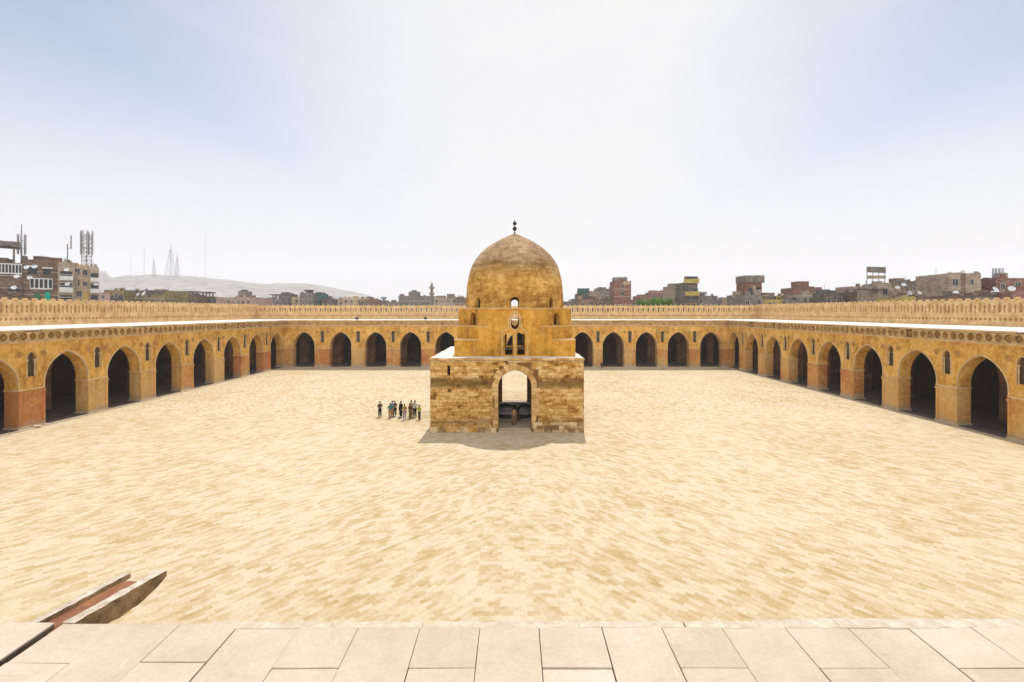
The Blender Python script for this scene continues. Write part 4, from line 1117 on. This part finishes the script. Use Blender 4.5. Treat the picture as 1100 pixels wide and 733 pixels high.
for i, (px, py, l_) in enumerate([(37, 286.8, 'white dish below the awning of the brown block'), (28.5, 287.5, 'small white dish beside the glazed window band'), (18, 297.3, 'white dish on the upper balcony of the far left block'),
        (32, 298.6, 'white dish at the left end of the long window band'), (15, 309.3, 'pale dish on the lower balcony of the far left block'), (71.8, 290, 'white dish on the top balcony of the beige block'),
        (72.5, 305.5, 'white dish on the middle balcony of the beige block'), (103, 305.7, 'white dish on the narrow right end block')]):
    Dd = 113.0+px*0.155; dish(px, py, Dd, 1.1, l_, 30)
def cell_tower(px, ytop, ybase, D, kind, label):
    D = 116+px*0.155; s = (D+4)/F; zb = CAMZ+(335-ybase)*s-2.5; H = CAMZ+(335-ytop)*s-zb
    root = empty('antenna_mast', ((px-552)*s, D+4, zb)); tag(root, label, 'antenna mast', 'mobile phone masts on the roofs at left')
    bm = bmesh.new()
    if kind == 'lattice':
        hw = 0.75
        for k in range(4):
            sx = (1, 1, -1, -1)[k]*hw; sy = (1, -1, -1, 1)[k]*hw; tube(bm, [(sx, sy, 0), (sx, sy, H*0.93)], 0.09, 5)
        nl = 9
        for i in range(nl):
            z0, z1 = H*0.93*i/nl, H*0.93*(i+1)/nl
            for a, b in (((hw, hw), (-hw, hw)), ((-hw, hw), (-hw, -hw)), ((-hw, -hw), (hw, -hw)), ((hw, -hw), (hw, hw))):
                tube(bm, [(a[0], a[1], z0), (b[0], b[1], z1)], 0.06, 3); tube(bm, [(a[0], a[1], z1), (b[0], b[1], z1)], 0.06, 3)
        obj('lattice', bm, 'steel', root)
        arms = [(-1.7, 0), (-1.0, -0.9), (0, -1.2), (1.0, -0.9), (1.7, 0), (-0.5, 1.2), (0.7, 1.2)]; zs = (H*0.60, H*0.88)
    elif kind == 'mono':
        tube(bm, [(0, 0, 0), (0, 0, H)], [0.22, 0.10], 7); obj('pole', bm, 'steel', root); arms = [(-0.9, 0), (-0.5, -0.6), (0.5, -0.6), (1.1, 0), (0, 0.8)]; zs = (H*0.42, H*0.62)
    else:
        tube(bm, [(0, 0, 0), (0, 0, H*0.8)], 0.13, 6); tube(bm, [(-0.0, 0, H*0.62), (1.0, 0, H*0.7)], 0.06, 4); tube(bm, [(-2.6, 0, 0.4), (0, 0, H*0.45)], 0.05, 4)
        obj('pole', bm, 'steel', root); arms = [(1.0, 0)]; zs = (H*0.85,)
    a0 = None
    for z in zs:
        for ax, ay in arms:
            p = (ax, ay, z)
            if a0 is None:
                bm = bmesh.new(); h = H*0.13 if kind != 'pole' else H*0.19; box(bm, -0.16, 0.16, -0.1, 0.1, -h, h); tube(bm, [(0, 0.1, -h*1.2), (0, 0.1, h*1.2)], 0.05, 5); a0 = obj('panel_antenna', bm, 'antenna', root, p)
            else: copy_child(a0, root, p, math.atan2(ax, -ay))
    for z in zs:
        for ax, ay in arms: bm = bmesh.new(); tube(bm, [(0, 0, z), (ax, ay, z)], 0.05, 4); obj('bracket', bm, 'steel', root)
cell_tower(23, 241, 276, DL, 'mono', 'grey phone mast with a tall spike over the far left roof')
cell_tower(72.5, 255, 281, DL, 'pole', 'slender pole with one upright antenna on the beige roof')
cell_tower(93, 249, 285, DL, 'lattice', 'square lattice phone tower crowded with antennas, right end of the left row')

H_ = house
H_(104, 118, 314, 210, 'b_pink', 'small pinkish block just right of the apartment row', 1)
H_(118, 133, 311.5, 180, 'b_olive', 'olive yellow low block with a dark recess, left', 1, extras=[panel(-0.9, 0.9, -4.6, -2.3, 'glass', 'recess', 0.12)])
H_(133, 177, 311.8, 185, 'b_olive', 'long dark olive house with white dishes on its wall', 4, extras=[panel(-0.95, 0.95, -1.8, -0.1, 'b_dark', 'parapet_panel', 0.2)])
dish(148.5, 316.5, 182, 1.3, 'small white dish on the long olive house'); dish(155, 315.8, 182, 2.0, 'larger white dish on the long olive house')
H_(177, 196, 318, 220, 'b_grey', 'grey low house between the olive house and the brown shed', 2)
H_(184, 209, 316.4, 205, 'b_brown', 'brown flat roofed house with a canopy room on top', 3, extras=[slab_on_posts(0.1, 0.9, 0, 0.9, 'b_dark', 0.6, 3)])
H_(209, 232, 320.5, 215, 'b_dark', 'dark low house with a pavilion on posts', 3, extras=[slab_on_posts(-0.4, 0.45, 0, 2.4, 'b_brown', 0.7, 3)])
H_(232, 275, 319, 200, 'b_pink', 'long low pink house with a row of small square windows', 8, rows=1, extras=[block(-0.1, 0.35, 2.6, 'b_grey', y0=3, y1=7), block(-0.0, 0.25, 3.3, 'b_dark', 'water_tank', 3.5, 5, 2.4)])
H_(275, 302, 321, 240, 'b_grey', 'grey low house below the right slope of the hill', 3, extras=[slab_on_posts(0.2, 0.7, 0, 1.8, 'b_dark', 0.6, 3)])
H_(300, 313, 316, 260, 'b_dark', 'dark house with a rounded water tank, left of the concrete block', 2)
H_(313, 324, 319.5, 250, 'b_tan', 'tan low house beside the grey concrete block', 1)
H_(322, 336, 314, 230, 'b_grey', 'grey concrete block with a raised tank frame on its roof', 2, extras=[slab_on_posts(-0.2, 0.7, 0, 0.7, 'b_dark', 0.5, 2.5)])
H_(335, 346, 315, 235, 'tealwall', 'house with a teal painted roof room', 1, rows=1)
H_(344, 356, 320.5, 235, 'b_dark', 'dark low house right of the teal roof room', 2)
H_(356, 370, 322, 280, 'b_beige', 'beige low house around a thin pole', 2)
H_(368, 388, 320, 260, 'b_tan', 'tan house with pale roof line, left of the brown shed', 3)
H_(385, 405, 321.5, 225, 'b_brown', 'brown flat shed beneath the hill end', 3)
H_(404, 428, 324, 250, 'b_grey', 'grey low rooftops with a small sign, right of the hill', 3, extras=[slab_on_posts(-0.5, -0.2, 0, 1.6, 'steel', 0.8, 1.5)])
H_(428, 463, 317.5, 280, 'b_grey', 'wide grey stepped building left of the minaret', 6, extras=[block(-0.4, 0.25, 2.3, 'b_grey'), block(-0.25, 0.05, 3.3, 'b_dark', 'water_tank', 1.5, 4, 2)])
H_(466, 491, 319.3, 250, 'b_beige', 'cream building with dark windows right of the minaret', 4, extras=[block(0.1, 0.7, 1.8, 'b_grey')])
H_(491, 502, 319.5, 245, 'b_brown', 'small brown block next to the dome edge', 1)
def minaret(px, ytop, D, wpx, label):
    s = D/F; zt = CAMZ+(335-ytop)*s; r_ = wpx*s/2
    root = empty('minaret', ((px-552)*s, D, -0.3)); tag(root, label, 'minaret')
    bm = bmesh.new(); lathe(bm, [(r_*1.15, 0), (r_*1.15, zt*0.45), (r_*0.8, zt*0.46), (r_*0.8, zt*0.72), (r_*0.6, zt*0.73), (r_*0.55, zt*0.84)], 10); obj('shaft', bm, 'b_grey', root)
    for z in (0.60, 0.72, 0.84):
        bm = bmesh.new(); lathe(bm, [(r_*0.6, zt*z-0.8), (r_*1.25, zt*z), (r_*1.25, zt*z+0.7), (r_*0.5, zt*z+0.7)], 10); obj('gallery', bm, 'b_beige', root)
    bm = bmesh.new(); lathe(bm, [(r_*0.5, zt*0.85), (r_*0.62, zt*0.885), (r_*0.3, zt*0.93), (r_*0.06, zt*0.96), (r_*0.05, zt), (0, zt+0.1)], 10); obj('cap', bm, 'b_grey', root)
minaret(463.8, 300.5, 300, 5.0, 'slim grey minaret on the skyline left of the dome')
# --- right of the dome
H_(606, 622, 323.5, 260, 'b_dark', 'dark low house at the right edge of the dome', 2)
H_(622, 658, 320.5, 190, 'b_brown', 'wide brown house under the dark green roof board', 4)
H_(620, 633, 315, 200, 'b_dark', 'narrow dark house carrying a dark green board', 1, extras=[panel(-0.95, 1.0, 0.1, 2.1, 'tealwall', 'board', 0.3)], roofbits=False)
H_(632, 646, 314.5, 215, 'b_beige', 'beige house behind the wide brown one', 2)
H_(641, 660, 310, 222, 'b_grey', 'grey upper block left of the tall red tower', 2)
H_(659.5, 678, 301.5, 185, 'b_red', 'tall red brick tower right of the dome with a concrete top', 1, rows=4, roofbits=False, extras=[block(-0.9, 0.6, 1.4, 'b_grey', 'roof_room', 0.5, 5), panel(0.1, 0.9, -1.6, -0.4, 'b_tan', 'patch', 0.1)])
H_(672, 690, 324, 200, 'b_grey', 'grey low house with white clutter below the red tower', 2)
H_(684, 698, 317.8, 230, 'b_red', 'small red house left of the tree', 2)
H_(698, 716, 313.8, 240, 'b_red', 'flat red house behind the green tree', 2, extras=[panel(-0.9, 0.9, -0.5, 0.1, 'b_pink', 'coping', 0.15)])
H_(714, 722, 320.5, 235, 'b_beige', 'thin beige house between tree and beige tower', 1)
H_(719.5, 735, 307, 175, 'b_beige', 'tall beige tower with few windows beside the yellow balcony tower', 1, rows=2, roofbits=False, extras=[block(-0.7, 0.5, 0.9, 'b_grey')])
H_(735, 749.5, 303, 165, 'b_dark', 'dark tower with yellow painted balconies', 1, rows=3, roofbits=False,
   extras=[balcony(-1.05, 1.1, -0.3, 1.4, 'yellow', 0.9), balcony(-0.9, 1.1, -4.8, 1.3, 'yellow', 0.9), balcony(-0.8, 1.0, -8.0, 0.9, 'b_brown', 0.9)])
H_(750, 771, 317.5, 170, 'b_grey', 'ragged grey house right of the yellow balcony tower', 4)
H_(771, 788, 322.5, 200, 'b_dark', 'low dark house with a white painted strip', 2, extras=[panel(-0.9, 0.9, -3.4, -2.4, 'white', 'white_strip', 0.2)])
H_(786, 801, 319.3, 180, 'b_tan', 'tan low house left of the ruined slab tower', 2)
H_(801, 818.5, 303, 120, 'b_red', 'ruined red brick tower with an overhanging concrete slab', 0, roofbits=False, dep=5, rows=2,
   extras=[slab_on_posts(-0.9, 0.9, -0.9, 0.7, 'b_grey', 1.9, 4.0, 0.6), panel(-0.6, -0.2, -3.2, -1.6, 'glass', 'opening', 0.06), panel(0.25, 0.85, -3.6, -1.4, 'glass', 'opening', 0.06), panel(-0.1, 0.2, -2.2, -1.0, 'b_beige', 'patch', 0.12)])
H_(798, 820, 315.5, 118, 'b_grey', 'grey plastered house at the foot of the ruined tower', 2, dep=9, roofbits=False)
H_(819, 853, 317.5, 150, 'b_brown', 'dark reddish row house behind the yellow wall', 4)
H_(824, 845, 321, 140, 'yellow', 'yellow painted low house above the right parapet', 4, rows=1, roofbits=False)
H_(845, 862, 321, 138, 'b_grey', 'low grey house with square windows right of the yellow one', 3, rows=1, roofbits=False)
H_(853, 883, 308.5, 160, 'b_red', 'red brick house with a smaller red box on its roof', 2, rows=2, roofbits=False, extras=[block(-0.6, 0.2, 2.1, 'b_red')])
H_(862, 885, 314.8, 140, 'b_beige', 'beige ruined house with tall window openings', 4, rows=2, roofbits=False)
H_(885, 907, 314.2, 135, 'b_dark', 'dark grey block wall house, left of two alike', 2, rows=2)
H_(907, 920, 314.0, 137, 'b_dark', 'dark house with one bright window hole', 1, rows=2, extras=[panel(-0.3, 0.3, -1.9, -0.8, 'white', 'bright_hole', 0.1)], roofbits=False)
H_(919, 944, 313.5, 133, 'b_brown', 'brown grey house in front of the pink walled terrace', 3, rows=2, roofbits=False)
H_(916, 945, 307.3, 150, 'b_pink', 'pale pink walled roof terrace left of the billboard', 0, rows=1, roofbits=False)
H_(944, 958, 305, 125, 'b_beige', 'grey beige square block under the billboard', 1, rows=3, roofbits=False)
H_(958, 1007, 302.5, 150, 'b_brown', 'long brown flat roofed building right of the billboard', 5, rows=2, extras=[panel(-1, 1, -0.5, 0.1, 'b_dark', 'coping', 0.3)])
H_(958, 984, 311.5, 128, 'b_beige', 'pale ragged house in front of the long brown building', 3, rows=2)
H_(969, 984, 319.5, 115, 'yellow', 'small bright yellow house just above the right parapet', 1, rows=1, roofbits=False)
H_(984, 1008, 318, 118, 'b_grey', 'grey low house with dishes right of the small yellow one', 3, rows=1)
H_(1006, 1019, 315.5, 125, 'b_tan', 'tan low house in the gap before the tall beige building', 2, rows=1, roofbits=False)
H_(1019, 1032, 294, 110, 'b_beige', 'tall pale beige building with blank left face', 1, rows=3, roofbits=False, dep=9)
H_(1032, 1054, 292.3, 110.5, 'b_beige', 'tall beige brown building joined to the right of the pale one', 1, rows=3, dep=9, roofbits=False, extras=[panel(-0.98, -0.55, -5.4, -0.3, 'b_brown', 'recess', 0.1)])
H_(1014, 1020, 298.5, 112, 'b_brown', 'thin brown block at the left of the tall beige building', 0, rows=2, roofbits=False)
H_(1054, 1072, 300, 115, 'b_grey', 'grey brown house between the tall beige building and the red one', 2, rows=2, roofbits=False)
H_(1070, 1130, 297.6, 110, 'b_red', 'large red house at the right edge of the photo', 4, rows=2, roofbits=False)
H_(1052, 1088, 316.3, 95, 'b_grey', 'blue grey low house with a dark roof line at right', 3, rows=1, roofbits=False, extras=[panel(-1, 1, -0.4, 0.1, 'b_dark', 'coping', 0.3)])
H_(1020, 1052, 316.3, 98, 'b_brown', 'low brown house with a reddish band below the tall beige building', 4, rows=1, roofbits=False, extras=[panel(-0.9, 0.9, -1.3, -0.7, 'b_red', 'band', 0.1)])
H_(1088, 1140, 312, 92, 'b_red', 'low red brick house cut by the right edge of the photo', 2, rows=1, roofbits=False)
for px, py, D, dd, l_ in ((1068.8, 311.5, 93, 1.3, 'white dish left of two on the blue grey roof'), (1086.6, 310.5, 93, 1.2, 'white dish right of two on the blue grey roof'), (977, 314.8, 120, 1.2, 'white dish on the ragged pale house'), (987.5, 315, 116, 1.0, 'white dish on the low grey house'), (964, 309, 124, 1.0, 'small pale dish near the square block'), (661, 326, 188, 1.2, 'white dish at the foot of the red tower'), (971, 306, 127, 1.1, 'small white dish before the long brown building')):
    dish(px, py, D, dd, l_)
def billboard(px0, px1, y0, y1, D, label, legs=3.0, mats=('b_grey', 'steel')):
    s = D/F; x0, x1 = (px0-552)*s, (px1-552)*s; z1 = CAMZ+(335-y0)*s; z0 = CAMZ+(335-y1)*s
    root = empty('billboard', ((x0+x1)/2, D+1, z0-legs)); tag(root, label, 'billboard'); hw = (x1-x0)/2; h = z1-z0
    bm = bmesh.new()
    for x in (-hw+0.1, -hw*0.33, hw*0.33, hw-0.1): tube(bm, [(x, 0.3, 0), (x, 0.3, legs+h)], 0.09, 5); tube(bm, [(x, 0.3, legs), (x, 1.8, 0)], 0.06, 4)
    obj('frame', bm, 'steel', root)
    return root, hw, h, legs
r_, hw, h, lg = billboard(935, 955, 286, 300, 124, 'two level rooftop billboard frame with grey boards above the right side', 3.2)
bm = bmesh.new(); box(bm, -hw, hw, 0, 0.15, lg+h*0.52, lg+h*0.97, rot=Matrix.Rotation(R(2), 3, 'Y')); obj('upper_board', bm, 'b_grey', r_)
bm = bmesh.new(); box(bm, -hw, hw, 0, 0.15, lg+h*0.05, lg+h*0.30); obj('lower_board', bm, 'b_beige', r_)
bm = bmesh.new(); box(bm, -hw-2.2, hw, -0.6, 2.6, 0.4, 0.65); obj('canopy', bm, 'b_dark', r_)
r_, hw, h, lg = billboard(1072, 1083.5, 288, 298, 111, 'pale blue grey open grid billboard on the red house roof', 1.5)
bm = bmesh.new()
for i in range(7): box(bm, -hw+2*hw*i/6-0.04, -hw+2*hw*i/6+0.04, 0, 0.1, lg, lg+h)
for i in range(6): box(bm, -hw, hw, 0.10, 0.18, lg+h*i/5-0.05, lg+h*i/5+0.05)
obj('grid', bm, 'antenna', r_)

# trees behind the far parapet
def tree(px, D, rad, zc, label, seed):
    s = D/F; rnd = random.Random(seed); root = empty('broadleaf_tree', ((px-552)*s, D, -0.3)); tag(root, label, 'tree', 'trees behind the far parapet')
    bm = bmesh.new(); tube(bm, [(0, 0, 0), (0.2, 0.1, zc*0.4), (0, 0, zc*0.75)], [0.45, 0.35, 0.22], 8)
    for k in range(7):
        a = k*0.9; tube(bm, [(0, 0, zc*(0.5+0.04*k)), (math.cos(a)*rad*0.4, math.sin(a)*rad*0.4, zc*0.85), (math.cos(a)*rad*0.75, math.sin(a)*rad*0.75, zc+0.6)], [0.16, 0.1, 0.04], 5)
    obj('trunk', bm, 'bark', root)
    bm = bmesh.new()
    cl_ = [(rnd.uniform(-1, 1)*rad*0.8, rnd.uniform(-1, 1)*rad*0.6, zc+rnd.uniform(-1.2, 1.1)) for _ in range(26)]
    for c in cl_:
        cr_ = rnd.uniform(0.7, 1.5)
        for _ in range(130):
            v = Vector((rnd.gauss(0, 1), rnd.gauss(0, 1), rnd.gauss(0, 1))).normalized()*cr_*rnd.uniform(0.5, 1.0)
            p = Vector(c)+v*Vector((1, 1, 0.8)).x; q = rnd.uniform(0.12, 0.26)
            u = Vector((rnd.gauss(0, 1), rnd.gauss(0, 1), rnd.gauss(0, 0.6))).normalized(); t = u.orthogonal().normalized()
            bm.faces.new([bm.verts.new(p+u*q), bm.verts.new(p+t*q*0.6), bm.verts.new(p-u*q), bm.verts.new(p-t*q*0.6)])
    obj('crown', bm, 'leaf', root)
tree(696, 142, 3.2, 14.0, 'rounded green tree, left one of the pair behind the far parapet', 1)
tree(711, 140, 3.8, 14.4, 'wider green tree, right one of the pair behind the far parapet', 2)

# ---------------------------------------------------------------- haze
bm = bmesh.new(); box(bm, -3000, 3000, -3000, 3000, -1.3, 320)
hz = bpy.data.materials.new('haze'); hz.use_nodes = True; t = hz.node_tree; t.nodes.clear()
pv = t.nodes.new('ShaderNodeVolumePrincipled'); pv.inputs['Color'].default_value = (0.93, 0.95, 1.0, 1); pv.inputs['Density'].default_value = 0.00028; pv.inputs['Anisotropy'].default_value = 0.3
oo = t.nodes.new('ShaderNodeOutputMaterial'); t.links.new(pv.outputs[0], oo.inputs['Volume'])
hb = obj('haze', bm, hz); hb['kind'] = 'stuff'
